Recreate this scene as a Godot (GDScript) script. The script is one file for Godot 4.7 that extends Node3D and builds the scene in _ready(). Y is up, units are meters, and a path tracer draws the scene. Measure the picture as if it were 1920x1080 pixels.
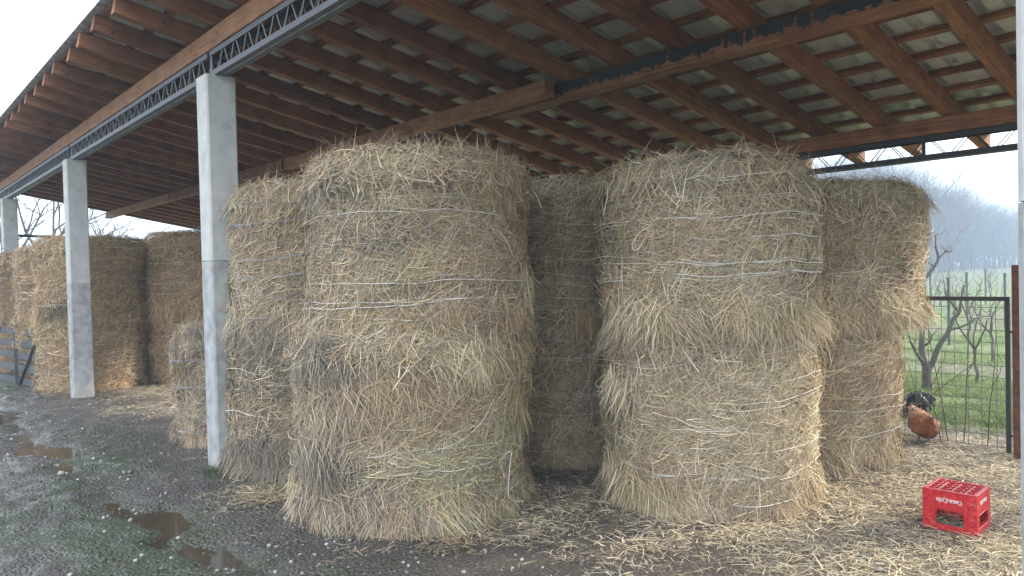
extends Node3D

# ---------------------------------------------------------------- camera of the photograph
const EYE := Vector3(-2.398, 1.6, 0.0)
const FORWARD := Vector3(0.66892917, -0.01824819, -0.74310213)
const UPWARD := Vector3(0.03008562, 0.99954411, 0.00253703)
const RIGHT := Vector3(0.74271706, -0.02405379, 0.66917321)

var rng := RandomNumberGenerator.new()
var names := {}
var M := {}
var shed: Node3D
var coarse := FastNoiseLite.new()
var fine := FastNoiseLite.new()

# ---------------------------------------------------------------- mesh collector
class MB:
	var v := PackedVector3Array()
	var n := PackedVector3Array()
	var uv := PackedVector2Array()
	var c := PackedColorArray()
	var ix := PackedInt32Array()

	func vert(p: Vector3, nn: Vector3, t := Vector2.ZERO, col := Color.WHITE) -> int:
		v.append(p); n.append(nn); uv.append(t); c.append(col)
		return v.size() - 1

	func face(a: int, b: int, d: int) -> void:
		var g := (v[b] - v[a]).cross(v[d] - v[a])
		if g.dot(n[a] + n[b] + n[d]) > 0.0:
			ix.append(a); ix.append(d); ix.append(b)
		else:
			ix.append(a); ix.append(b); ix.append(d)

	func quad(p: Array, nn: Vector3, t: Array, col := Color.WHITE) -> void:
		var k := v.size()
		for i in 4: vert(p[i], nn, t[i], col)
		face(k, k + 1, k + 2); face(k, k + 2, k + 3)

	func mesh() -> ArrayMesh:
		var a := []
		a.resize(Mesh.ARRAY_MAX)
		a[Mesh.ARRAY_VERTEX] = v; a[Mesh.ARRAY_NORMAL] = n; a[Mesh.ARRAY_TEX_UV] = uv; a[Mesh.ARRAY_COLOR] = c; a[Mesh.ARRAY_INDEX] = ix
		var m := ArrayMesh.new()
		m.add_surface_from_arrays(Mesh.PRIMITIVE_TRIANGLES, a)
		return m

	# a chamfered bar from p to q
	func bar(p: Vector3, q: Vector3, w: float, h: float, up := Vector3.UP, ch := 0.004, shift := Vector2.ZERO) -> void:
		var z := (q - p).normalized()
		var x := up.cross(z).normalized()
		var y := z.cross(x).normalized()
		var a := w * 0.5
		var b := h * 0.5
		var pr := [Vector2(-a + ch, -b), Vector2(a - ch, -b), Vector2(a, -b + ch), Vector2(a, b - ch), Vector2(a - ch, b), Vector2(-a + ch, b), Vector2(-a, b - ch), Vector2(-a, -b + ch)]
		prism(p, q, x, y, pr, shift)

	func prism(p: Vector3, q: Vector3, x: Vector3, y: Vector3, pr: Array, shift := Vector2.ZERO) -> void:
		var z := (q - p).normalized()
		var L := p.distance_to(q)
		var per := 0.0
		var k := pr.size()
		for i in k:
			var s: Vector2 = pr[i]
			var e: Vector2 = pr[(i + 1) % k]
			var d := e - s
			var nn := (x * d.y - y * d.x).normalized()
			var l := d.length()
			quad([p + x * s.x + y * s.y, p + x * e.x + y * e.y, q + x * e.x + y * e.y, q + x * s.x + y * s.y], nn,
				[shift + Vector2(0, per), shift + Vector2(0, per + l), shift + Vector2(L, per + l), shift + Vector2(L, per)])
			per += l
		for side in 2:
			var o := p if side == 0 else q
			var nn := -z if side == 0 else z
			var f := v.size()
			for i in k:
				var s: Vector2 = pr[i]
				vert(o + x * s.x + y * s.y, nn, shift + Vector2(s.x * 0.2, s.y))
			for i in range(1, k - 1): face(f, f + i, f + i + 1)

	func tube(pts: Array, rad: Array, sides: int, col := Color.WHITE, shift := 0.0) -> void:
		var k := pts.size()
		var x := Vector3.ZERO
		var along := shift
		var first := v.size()
		for i in k:
			var p: Vector3 = pts[i]
			var d: Vector3 = ((pts[mini(i + 1, k - 1)] as Vector3) - (pts[maxi(i - 1, 0)] as Vector3)).normalized()
			if i == 0:
				x = d.cross(Vector3.UP if absf(d.y) < 0.9 else Vector3.RIGHT).normalized()
			else:
				x = (x - d * x.dot(d)).normalized()
				along += p.distance_to(pts[i - 1])
			var y := d.cross(x)
			var r: float = rad[i] if rad.size() > 1 else rad[0]
			for j in sides + 1:
				var a := TAU * j / sides
				var o := x * cos(a) + y * sin(a)
				vert(p + o * r, o, Vector2(along, float(j) / sides * TAU * r), col)
		for i in k - 1:
			for j in sides:
				var a := first + i * (sides + 1) + j
				face(a, a + 1, a + sides + 2); face(a, a + sides + 2, a + sides + 1)

	# one flat stalk: a ribbon that bends with pull
	func stalk(p: Vector3, dir: Vector3, length: float, width: float, pull: Vector3, segs: int, col: Color, facing: Vector3) -> void:
		var d := dir.normalized()
		var k := v.size()
		for i in segs + 1:
			var s := d.cross(facing)
			if s.length() < 0.05: s = d.cross(Vector3(0.3, 0.9, 0.2))
			s = s.normalized()
			var w := width * 0.5 * (1.0 - 0.65 * float(i) / segs)
			var nn := s.cross(d).normalized()
			if nn.dot(facing) < 0.0: nn = -nn
			vert(p - s * w, nn, Vector2.ZERO, col); vert(p + s * w, nn, Vector2.ZERO, col)
			p += d * (length / segs)
			d = (d + pull / segs).normalized()
		for i in segs:
			var a := k + i * 2
			face(a, a + 1, a + 3); face(a, a + 3, a + 2)

	func blob(o: Vector3, r: Vector3, seed_noise: FastNoiseLite, amp: float, rows := 5, cols := 8, freq := 30.0) -> void:
		var k := v.size()
		for i in rows + 1:
			for j in cols + 1:
				var la := PI * i / rows - PI * 0.5
				var lo := TAU * (j % cols) / cols
				var d := Vector3(cos(la) * cos(lo), sin(la), cos(la) * sin(lo))
				var q := d * r
				q *= 1.0 + amp * seed_noise.get_noise_3dv((o + q) * freq)
				vert(o + q, (d / r).normalized())
		for i in rows:
			for j in cols:
				var a := k + i * (cols + 1) + j
				if i > 0: face(a, a + 1, a + cols + 2)
				if i < rows - 1: face(a, a + cols + 2, a + cols + 1)

# hay: stalks of five points each, copied clump by clump into one mesh
class Hay:
	var v := PackedVector3Array()
	var n := PackedVector3Array()
	var c := PackedColorArray()

	# a bent ribbon that ends in a point
	func stalk(p: Vector3, dir: Vector3, length: float, width: float, pull: Vector3, col: Color, facing: Vector3) -> void:
		var d := dir.normalized()
		for i in 2:
			var s := d.cross(facing)
			if s.length() < 0.05: s = d.cross(Vector3(0.3, 0.9, 0.2))
			s = s.normalized()
			var w := width * (0.5 if i == 0 else 0.42)
			var nn := s.cross(d).normalized()
			v.append(p - s * w); v.append(p + s * w)
			n.append(nn); n.append(nn)
			p += d * (length * 0.5)
			d = (d + pull * 0.5).normalized()
			if i == 1:
				v.append(p); n.append(nn)
		for i in 5: c.append(col)

	func add(k: Dictionary, xf: Transform3D, col: Color) -> void:
		v.append_array(xf * (k.v as PackedVector3Array))
		n.append_array(Transform3D(xf.basis.orthonormalized(), Vector3.ZERO) * (k.n as PackedVector3Array))
		var q := int(col.r * 36.0) * 4096 + int(col.g * 36.0) * 64 + int(col.b * 36.0)
		if not k.tints.has(q):
			var a := PackedColorArray()
			for x in (k.c as PackedColorArray): a.append(Color(x.r * col.r, x.g * col.g, x.b * col.b))
			k.tints[q] = a
		c.append_array(k.tints[q])

	func kit() -> Dictionary:
		return {"v": v, "n": n, "c": c, "tints": {}}

	func mesh() -> ArrayMesh:
		var ix := PackedInt32Array()
		var k := v.size() / 5
		ix.resize(k * 9)
		for i in k:
			var a := i * 5
			var b := i * 9
			ix[b] = a; ix[b + 1] = a + 3; ix[b + 2] = a + 1
			ix[b + 3] = a; ix[b + 4] = a + 2; ix[b + 5] = a + 3
			ix[b + 6] = a + 2; ix[b + 7] = a + 4; ix[b + 8] = a + 3
		var arr := []
		arr.resize(Mesh.ARRAY_MAX)
		arr[Mesh.ARRAY_VERTEX] = v; arr[Mesh.ARRAY_NORMAL] = n; arr[Mesh.ARRAY_COLOR] = c; arr[Mesh.ARRAY_INDEX] = ix
		var m := ArrayMesh.new()
		m.add_surface_from_arrays(Mesh.PRIMITIVE_TRIANGLES, arr)
		return m

# ---------------------------------------------------------------- naming and tagging
func numbered(parent: Node, called: String) -> String:
	var key := str(parent.get_instance_id()) + called
	var k: int = names.get(key, 0)
	names[key] = k + 1
	return called if k == 0 else "%s_%03d" % [called, k]

func thing(called: String, label: String, category: String, at := Vector3.ZERO, group := "") -> Node3D:
	var o := Node3D.new()
	o.name = numbered(self, called)
	add_child(o)
	o.position = at
	tag(o, label, category, group)
	return o

func tag(o: Node, label: String, category: String, group := "", kind := "") -> void:
	if label: o.set_meta("label", label)
	if category: o.set_meta("category", category)
	if group: o.set_meta("group", group)
	if kind: o.set_meta("kind", kind)

func put(called: String, mesh: Mesh, mat: Material, parent: Node, xf := Transform3D.IDENTITY) -> MeshInstance3D:
	var o := MeshInstance3D.new()
	o.name = numbered(parent, called)
	o.mesh = mesh
	o.material_override = mat
	parent.add_child(o)
	o.transform = xf
	return o

func many(called: String, mesh: Mesh, mat: Material, parent: Node, xfs: Array, cols: Array) -> MultiMeshInstance3D:
	var m := MultiMesh.new()
	m.transform_format = MultiMesh.TRANSFORM_3D
	m.use_colors = true
	m.mesh = mesh
	m.instance_count = xfs.size()
	for i in xfs.size():
		m.set_instance_transform(i, xfs[i])
		m.set_instance_color(i, cols[i])
	var o := MultiMeshInstance3D.new()
	o.name = numbered(parent, called)
	o.multimesh = m
	o.material_override = mat
	o.set_meta("kind", "stuff")
	parent.add_child(o)
	return o

# ---------------------------------------------------------------- materials
func lin(r: float, g: float, b: float) -> Color:
	return Color(r, g, b).linear_to_srgb()

func ramp(stops: Array) -> Gradient:
	var g := Gradient.new()
	var offs := PackedFloat32Array()
	var cols := PackedColorArray()
	for s in stops:
		offs.append(s[0]); cols.append(s[1])
	g.offsets = offs
	g.colors = cols
	return g

func noise_tex(size: int, freq: float, oct: int, seed_value: int, stops := [], normal := 0.0, kind := FastNoiseLite.TYPE_SIMPLEX_SMOOTH) -> NoiseTexture2D:
	var f := FastNoiseLite.new()
	f.noise_type = kind
	f.frequency = freq
	f.fractal_octaves = oct
	f.seed = seed_value
	var t := NoiseTexture2D.new()
	t.width = size
	t.height = size
	t.seamless = true
	t.noise = f
	if stops: t.color_ramp = ramp(stops)
	if normal > 0.0:
		t.as_normal_map = true
		t.bump_strength = normal
	return t

func wood_tex(seed_value: int, light: Color, dark: Color, knots: int) -> ImageTexture:
	var w := 1024
	var h := 256
	var im := Image.create(w, h, false, Image.FORMAT_RGB8)
	var f := FastNoiseLite.new()
	f.seed = seed_value
	f.frequency = 1.0
	f.fractal_octaves = 3
	var r := RandomNumberGenerator.new()
	r.seed = seed_value
	var ks := []
	for i in knots: ks.append(Vector3(r.randf() * w, r.randf() * h, r.randf_range(5, 11)))
	for y in h:
		var ya := TAU * y / h
		for x in w:
			var xa := TAU * x / w
			var bend := 0.0
			var spot := 0.0
			for k in ks:
				var dx: float = absf(x - k.x)
				var dy: float = y - k.y
				if dx < k.z * 4.0 and absf(dy) < k.z * 3.0:
					var q := exp(-(dx * dx) / (k.z * k.z * 3.0) - dy * dy / (k.z * k.z * 2.5))
					bend += q * signf(dy) * 9.0
					spot = maxf(spot, exp(-(dx * dx + dy * dy * 1.4) / (k.z * k.z * 0.28)))
			var g := f.get_noise_3d(cos(xa) * 0.7, sin(xa) * 0.7, (y + bend) * 0.16)
			var q2 := f.get_noise_3d(cos(xa) * 3.0 + 20.0, sin(xa) * 3.0, (y + bend) * 0.7)
			var blot := f.get_noise_3d(cos(xa) * 1.4 - 9.0, sin(xa) * 1.4, cos(ya) * 0.8)
			var t := clampf(0.5 + g * 0.8 + q2 * 0.35 + blot * 0.5, 0.0, 1.0)
			var c := dark.lerp(light, t).lerp(dark * 0.45, spot)
			im.set_pixel(x, y, c)
	return ImageTexture.create_from_image(im)

# fibres of hay pressed into the bale's skin
func hay_tex() -> ImageTexture:
	var s := 1024
	var im := Image.create(s, s, false, Image.FORMAT_RGB8)
	im.fill(lin(0.10, 0.07, 0.04))
	var r := RandomNumberGenerator.new()
	r.seed = 77
	var pal := [lin(0.34, 0.25, 0.14), lin(0.24, 0.17, 0.09), lin(0.42, 0.34, 0.2), lin(0.18, 0.14, 0.10), lin(0.30, 0.26, 0.13)]
	for i in 26000:
		var x := r.randf() * s
		var y := r.randf() * s
		var a := r.randfn(0.0, 0.55)
		var l := r.randi_range(12, 60)
		var c: Color = pal[r.randi() % 5] * r.randf_range(0.7, 1.1)
		var wide := r.randf() < 0.5
		for k in l:
			var xi := posmod(int(x), s)
			var yi := posmod(int(y), s)
			im.set_pixel(xi, yi, c)
			if wide: im.set_pixel(xi, posmod(yi + 1, s), c)
			x += cos(a); y += sin(a)
			a += 0.006
	return ImageTexture.create_from_image(im)

func std(col: Color, rough: float, metal := 0.0) -> StandardMaterial3D:
	var m := StandardMaterial3D.new()
	m.albedo_color = col
	m.roughness = rough
	m.metallic = metal
	return m

func triplanar(m: StandardMaterial3D, per_metre: float) -> StandardMaterial3D:
	m.uv1_triplanar = true
	m.uv1_world_triplanar = true
	m.uv1_scale = Vector3.ONE * per_metre
	return m

func make_materials() -> void:
	var hay := std(Color.WHITE, 0.85)
	hay.vertex_color_use_as_albedo = true
	hay.backlight = Color(0.22, 0.19, 0.13)
	hay.cull_mode = BaseMaterial3D.CULL_DISABLED
	M.hay = hay
	var core := std(Color.WHITE, 0.95)
	core.vertex_color_use_as_albedo = true
	core.albedo_texture = hay_tex()
	M.core = core
	for k in 3:
		var w := std(Color.WHITE, 0.75)
		w.albedo_texture = wood_tex(5 + k * 9, [lin(0.37, 0.165, 0.075), lin(0.28, 0.118, 0.052), lin(0.41, 0.20, 0.098)][k], [lin(0.16, 0.062, 0.027), lin(0.115, 0.046, 0.022), lin(0.19, 0.08, 0.036)][k], 7)
		w.uv1_scale = Vector3(0.45, 1.6, 1)
		M["wood%d" % k] = w
	var gw := std(Color.WHITE, 0.85)
	gw.albedo_texture = wood_tex(91, lin(0.125, 0.13, 0.14), lin(0.045, 0.045, 0.048), 5)
	gw.uv1_scale = Vector3(0.6, 2.2, 1)
	M.grey_wood = gw
	var con := std(Color.WHITE, 0.85)
	con.albedo_texture = noise_tex(1024, 0.007, 8, 3, [[0.0, lin(0.38, 0.38, 0.375)], [0.3, lin(0.48, 0.48, 0.475)], [0.6, lin(0.52, 0.52, 0.515)], [1.0, lin(0.58, 0.58, 0.57)]])
	con.normal_enabled = true
	con.normal_texture = noise_tex(512, 0.05, 4, 8, [], 1.2)
	con.normal_scale = 0.4
	M.concrete = triplanar(con, 0.7)
	var con2 := std(Color.WHITE, 0.8)
	con2.albedo_texture = noise_tex(1024, 0.010, 7, 12, [[0.0, lin(0.24, 0.24, 0.24)], [0.3, lin(0.34, 0.34, 0.34)], [0.62, lin(0.41, 0.41, 0.41)], [1.0, lin(0.48, 0.48, 0.475)]])
	con2.normal_enabled = true
	con2.normal_texture = con.normal_texture
	con2.normal_scale = 0.4
	M.damp_concrete = triplanar(con2, 0.6)
	var steel := std(lin(0.105, 0.11, 0.13), 0.5, 0.2)
	M.steel = steel
	M.rod = std(lin(0.26, 0.27, 0.29), 0.5, 0.2)
	M.dark_steel = std(lin(0.045, 0.045, 0.05), 0.55, 0.2)
	var zinc := std(Color.WHITE, 0.45, 0.3)
	zinc.albedo_texture = noise_tex(512, 0.02, 4, 21, [[0.0, lin(0.60, 0.61, 0.61)], [1.0, lin(0.74, 0.75, 0.74)]])
	M.zinc = triplanar(zinc, 0.8)
	var rust := std(Color.WHITE, 0.85)
	rust.albedo_texture = noise_tex(512, 0.02, 5, 31, [[0.0, lin(0.07, 0.03, 0.018)], [0.5, lin(0.13, 0.05, 0.027)], [1.0, lin(0.20, 0.085, 0.045)]])
	M.rust = triplanar(rust, 1.5)
	M.twine = std(lin(0.76, 0.74, 0.69), 0.7)
	M.blue_twine = std(lin(0.42, 0.48, 0.68), 0.7)
	M.tar = std(lin(0.022, 0.022, 0.024), 0.6)
	var crate := std(Color.WHITE, 0.42)
	crate.albedo_texture = noise_tex(512, 0.015, 6, 71, [[0.0, lin(0.36, 0.012, 0.016)], [0.42, lin(0.50, 0.014, 0.020)], [0.64, lin(0.55, 0.022, 0.028)], [0.8, lin(0.58, 0.09, 0.085)], [1.0, lin(0.6, 0.22, 0.19)]])
	triplanar(crate, 3.0)
	M.crate = crate
	M.print = std(lin(0.78, 0.76, 0.76), 0.5)
	var wire := std(lin(0.16, 0.155, 0.15), 0.6, 0.3)
	M.wire = wire
	var bark := std(Color.WHITE, 0.9)
	bark.albedo_texture = noise_tex(512, 0.03, 4, 41, [[0.0, lin(0.06, 0.05, 0.042)], [0.55, lin(0.12, 0.105, 0.09)], [1.0, lin(0.21, 0.2, 0.18)]])
	M.bark = triplanar(bark, 2.5)
	M.dark_bark = std(lin(0.075, 0.062, 0.055), 0.9)
	M.red_bark = std(lin(0.14, 0.085, 0.06), 0.9)
	var plume := std(Color.WHITE, 0.7)
	plume.vertex_color_use_as_albedo = true
	M.plume = plume
	var gloss := std(Color.WHITE, 0.4)
	gloss.vertex_color_use_as_albedo = true
	M.gloss_plume = gloss
	var stone := std(Color.WHITE, 0.8)
	stone.vertex_color_use_as_albedo = true
	M.stone = stone
	var blade := std(Color.WHITE, 0.6)
	blade.vertex_color_use_as_albedo = true
	blade.backlight = Color(0.3, 0.4, 0.15)
	M.blade = blade
	# ground: vertex colours say what lies there, tiled grain on top
	var grain := [[0.0, lin(0.3, 0.3, 0.3)], [0.45, lin(0.7, 0.7, 0.7)], [0.7, lin(0.9, 0.9, 0.9)], [1.0, lin(1, 1, 1)]]
	var gtex := noise_tex(1024, 0.05, 6, 51, grain)
	var gnor := noise_tex(1024, 0.045, 6, 52, [], 16.0)
	for k in 3:
		var g := std(Color.WHITE, 0.95)
		g.vertex_color_use_as_albedo = true
		g.albedo_texture = gtex
		g.normal_enabled = true
		g.normal_texture = gnor
		g.normal_scale = [1.0, 1.0, 1.0][k]
		g.uv1_scale = Vector3.ONE * [0.62, 0.7, 0.35][k]
		if k == 0:
			g.roughness = 1.0
			g.roughness_texture = noise_tex(1024, 0.006, 5, 53, [[0.0, Color(0.12, 0.12, 0.12)], [0.45, Color(0.30, 0.30, 0.30)], [0.6, Color(0.6, 0.6, 0.6)], [1.0, Color(0.9, 0.9, 0.9)]])
		M["ground%d" % k] = g
	var water := std(lin(0.052, 0.039, 0.026), 0.06)
	M.water = water

# ---------------------------------------------------------------- ground
const TRAIL := [Vector2(-1.25, -14.0), Vector2(-1.02, -11.5), Vector2(-1.10, -9.2), Vector2(-1.0, -7.6), Vector2(-0.93, -6.2), Vector2(-0.90, -5.2), Vector2(-0.92, -4.4), Vector2(-0.80, -3.7), Vector2(-0.75, -3.0)]

func trail_at(z: float) -> float:
	for i in TRAIL.size() - 1:
		if z >= TRAIL[i].y and z <= TRAIL[i + 1].y:
			return lerpf(TRAIL[i].x, TRAIL[i + 1].x, (z - TRAIL[i].y) / (TRAIL[i + 1].y - TRAIL[i].y))
	return -99.0

func straw_cover(x: float, z: float) -> float:
	var n := coarse.get_noise_2d(x * 1.3 + 40.0, z * 1.3)
	var f := smoothstep(0.2, 1.9, x + z * 0.05 + 0.35 + n * 0.9) * (1.0 - smoothstep(5.0, 5.6, x + n * 0.5))
	if z < -8.0: f = maxf(f, smoothstep(-0.2, 0.5, x + n * 0.6) * (1.0 - smoothstep(5.0, 5.6, x)))
	if z < -20.5: f = 0.0
	if z > -4.6 and z < -2.3: f *= 0.75
	return clampf(f, 0.0, 1.0)

func field_cover(x: float, z: float) -> float:
	var n := coarse.get_noise_2d(x * 0.9, z * 0.9 + 30.0) * 0.5
	return clampf(maxf(smoothstep(4.9, 5.5, x + n), maxf(smoothstep(20.5, 22.5, -z + n * 2.0), smoothstep(7.0, 9.0, -x + n * 3.0))), 0.0, 1.0)

func land(x: float, z: float) -> float:
	var y := coarse.get_noise_2d(x * 0.7, z * 0.7) * 0.03 + fine.get_noise_2d(x * 3.0, z * 3.0) * 0.012
	var yard := 1.0 - smoothstep(-0.6, 0.3, x)
	if x > -8.0 and x < 8.0 and z > -24.0 and z < 4.0:
		# clods and the marks of wheels, which run along the shed
		y += yard * (fine.get_noise_2d(x * 9.0, z * 4.0) * 0.016 + fine.get_noise_2d(x * 22.0 + 7.0, z * 16.0) * 0.008)
		var tread := sin((x * 0.669 - z * 0.743) * 46.0 + coarse.get_noise_2d(x * 2.0, z * 2.0) * 9.0)
		y += yard * tread * 0.009 * smoothstep(-0.05, 0.25, coarse.get_noise_2d(x * 0.8 - 30.0, z * 0.8))
		y += (1.0 - yard) * fine.get_noise_2d(x * 12.0, z * 12.0) * 0.006
	var t := trail_at(z)
	if t > -50.0:
		var wv := t + coarse.get_noise_2d(z * 2.2, 9.0) * 0.22
		var d := absf(x - wv)
		var wide := 0.11 + coarse.get_noise_2d(z * 1.6 + 5.0, 3.0) * 0.10
		y -= 0.046 * (1.0 - smoothstep(wide * 0.2, wide * 3.0, d))
	var far := maxf(x - 12.0, 0.0)
	return y + far * far * 0.00012 / (1.0 + far * 0.012)

func ground_color(x: float, z: float) -> Color:
	var n := coarse.get_noise_2d(x * 2.0, z * 2.0)
	var m := fine.get_noise_2d(x * 5.0, z * 5.0)
	var mud := Color(0.085, 0.075, 0.066).lerp(Color(0.12, 0.105, 0.09), clampf(0.5 + n + m * 0.5, 0.0, 1.0))
	var soil := Color(0.125, 0.10, 0.083).lerp(Color(0.17, 0.135, 0.11), clampf(0.5 + n * 0.8 + m, 0.0, 1.0))
	var moss := smoothstep(0.0, 0.26, coarse.get_noise_2d(x * 0.85 + 70.0, z * 0.55) + m * 0.35) * (1.0 - smoothstep(-0.7, -0.1, x))
	var c := mud.lerp(soil, smoothstep(-0.3, 0.7, x + n * 0.5))
	c = c.lerp(Color(0.055, 0.085, 0.03), moss * 0.6)
	c = c.lerp(Color(0.29, 0.245, 0.18), straw_cover(x, z) * clampf(0.62 + m * 0.8, 0.15, 1.0))
	var fc := field_cover(x, z)
	if fc > 0.0:
		var g := Color(0.13, 0.20, 0.055).lerp(Color(0.20, 0.25, 0.085), clampf(0.5 + n + m * 0.4, 0.0, 1.0))
		var bare := smoothstep(0.12, 0.4, coarse.get_noise_2d(x * 0.9, z * 0.25 + 90.0) + m * 0.3) * 0.8
		g = g.lerp(Color(0.2, 0.175, 0.15), bare)
		c = c.lerp(g, fc)
	return c

func lines(lo: float, hi: float, step: float, out_to: float) -> PackedFloat32Array:
	var a := PackedFloat32Array()
	var grow := []
	var d := step
	var p := lo
	while p > -out_to:
		d *= 1.16
		p -= d
		grow.push_front(p)
	for g in grow: a.append(g)
	p = lo
	while p <= hi:
		a.append(p)
		p += step
	d = step
	while p < out_to:
		a.append(p)
		d *= 1.16
		p += d
	a.append(p)
	return a

func build_ground() -> void:
	var xs := lines(-4.0, 6.0, 0.045, 420.0)
	var zs := lines(-16.0, -0.6, 0.055, 420.0)
	var v := PackedVector3Array()
	var uv := PackedVector2Array()
	var c := PackedColorArray()
	var nx := xs.size()
	for z in zs:
		for x in xs:
			v.append(Vector3(x, land(x, z), z)); uv.append(Vector2(x, z)); c.append(ground_color(x, z))
	var n := PackedVector3Array()
	n.resize(v.size())
	for j in zs.size():
		for i in nx:
			var a := v[j * nx + maxi(i - 1, 0)]
			var b := v[j * nx + mini(i + 1, nx - 1)]
			var d := v[maxi(j - 1, 0) * nx + i]
			var e := v[mini(j + 1, zs.size() - 1) * nx + i]
			n[j * nx + i] = (e - d).cross(b - a).normalized()
	var ix := [PackedInt32Array(), PackedInt32Array(), PackedInt32Array()]
	for j in zs.size() - 1:
		for i in nx - 1:
			var p := v[j * nx + i]
			var k := 0
			if field_cover(p.x, p.z) > 0.5: k = 2
			elif p.x + coarse.get_noise_2d(p.x * 3.0, p.z * 3.0) * 0.8 > 0.15: k = 1
			var a := j * nx + i
			ix[k].append_array([a, a + 1, a + nx + 1, a, a + nx + 1, a + nx])
	var m := ArrayMesh.new()
	for k in 3:
		var arr := []
		arr.resize(Mesh.ARRAY_MAX)
		arr[Mesh.ARRAY_VERTEX] = v; arr[Mesh.ARRAY_NORMAL] = n; arr[Mesh.ARRAY_TEX_UV] = uv; arr[Mesh.ARRAY_COLOR] = c; arr[Mesh.ARRAY_INDEX] = ix[k]
		m.add_surface_from_arrays(Mesh.PRIMITIVE_TRIANGLES, arr)
		m.surface_set_material(k, M["ground%d" % k])
	var o := MeshInstance3D.new()
	o.name = "ground"
	o.mesh = m
	add_child(o)
	tag(o, "muddy yard running into straw covered shed floor and grass field", "ground", "", "structure")
	# standing water in the channel
	var w := MB.new()
	for i in 60:
		var z0 := -13.5 + i * 0.18
		if z0 > -3.2: break
		var z1 := z0 + 0.18
		var a := trail_at(z0)
		var b := trail_at(z1)
		w.quad([Vector3(a - 0.5, -0.042, z0), Vector3(a + 0.5, -0.042, z0), Vector3(b + 0.5, -0.042, z1), Vector3(b - 0.5, -0.042, z1)], Vector3.UP, [Vector2.ZERO, Vector2.ZERO, Vector2.ZERO, Vector2.ZERO])
	var wo := put("puddle_water", w.mesh(), M.water, self)
	tag(wo, "brown water standing in the muddy channel along the shed", "water", "", "structure")

# ---------------------------------------------------------------- hay
var mats := []
var tufts := []
var wisps := []
var litters := []

func shade(r: RandomNumberGenerator) -> Color:
	var b := r.randf_range(0.5, 1.42)
	var w := r.randfn(0.0, 0.06)
	return Color(b * (1.0 + w), b, b * (1.0 - w * 1.4))

func make_clumps() -> void:
	var r := RandomNumberGenerator.new()
	r.seed = 411
	for k in 6:
		var mb := Hay.new()
		for i in 16:
			var a := r.randfn(0.0, 0.42) + (PI if r.randf() < 0.5 else 0.0)
			if r.randf() < 0.22: a = r.randf() * TAU
			var l := r.randf_range(0.035, 0.13) if r.randf() < 0.82 else r.randf_range(0.13, 0.22)
			var d := Vector3(cos(a), sin(a), r.randfn(0.04, 0.10))
			var p := Vector3(r.randf_range(-0.11, 0.11), r.randf_range(-0.08, 0.08), r.randf_range(0.0, 0.012)) - Vector3(d.x, d.y, 0) * l * 0.5
			mb.stalk(p, d, l, r.randf_range(0.0022, 0.0050), Vector3(r.randfn(0, 0.35), r.randfn(-0.1, 0.35), r.randfn(-0.22, 0.18)), shade(r), Vector3(r.randfn(0, 0.4), r.randfn(0.1, 0.4), 1))
		mats.append(mb.kit())
	for k in 4:
		var mb := Hay.new()
		for i in 15:
			var l := r.randf_range(0.05, 0.22)
			var d := Vector3(r.randfn(0, 0.42), -1.0, r.randf_range(0.0, 0.5))
			mb.stalk(Vector3(r.randf_range(-0.09, 0.09), r.randf_range(-0.06, 0.06), r.randf_range(-0.01, 0.014)), d, l, r.randf_range(0.0022, 0.0050), Vector3(r.randfn(0, 0.4), -0.35, r.randfn(-0.2, 0.25)), shade(r), Vector3(r.randfn(0, 0.5), 0.2, 1))
		tufts.append(mb.kit())
	for k in 3:
		var mb := Hay.new()
		for i in 4:
			var a := r.randf() * TAU
			var d := Vector3(cos(a), sin(a), r.randf_range(0.15, 0.9))
			mb.stalk(Vector3(r.randf_range(-0.06, 0.06), r.randf_range(-0.06, 0.06), 0), d, r.randf_range(0.07, 0.23), r.randf_range(0.0018, 0.0034), Vector3(r.randfn(0, 0.2), -0.4, 0), shade(r), Vector3(r.randfn(0, 0.5), r.randfn(0, 0.5), 1))
		wisps.append(mb.kit())
	for k in 4:
		var mb := Hay.new()
		for i in 9:
			var a := r.randf() * TAU
			mb.stalk(Vector3(r.randf_range(-0.11, 0.11), r.randf_range(0.001, 0.010), r.randf_range(-0.11, 0.11)), Vector3(cos(a), r.randfn(0.0, 0.05), sin(a)), r.randf_range(0.02, 0.10) if r.randf() < 0.8 else r.randf_range(0.1, 0.2), r.randf_range(0.0022, 0.0050), Vector3(r.randfn(0, 0.4), -0.03, r.randfn(0, 0.4)), shade(r), Vector3(r.randfn(0, 0.3), 1, r.randfn(0, 0.3)))
		litters.append(mb.kit())

const TAN := Color(0.445, 0.325, 0.205)
const STRAW := Color(0.585, 0.49, 0.34)
const GREY := Color(0.285, 0.245, 0.195)
const GREEN := Color(0.44, 0.395, 0.225)
const BROWN := Color(0.345, 0.235, 0.145)

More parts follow.
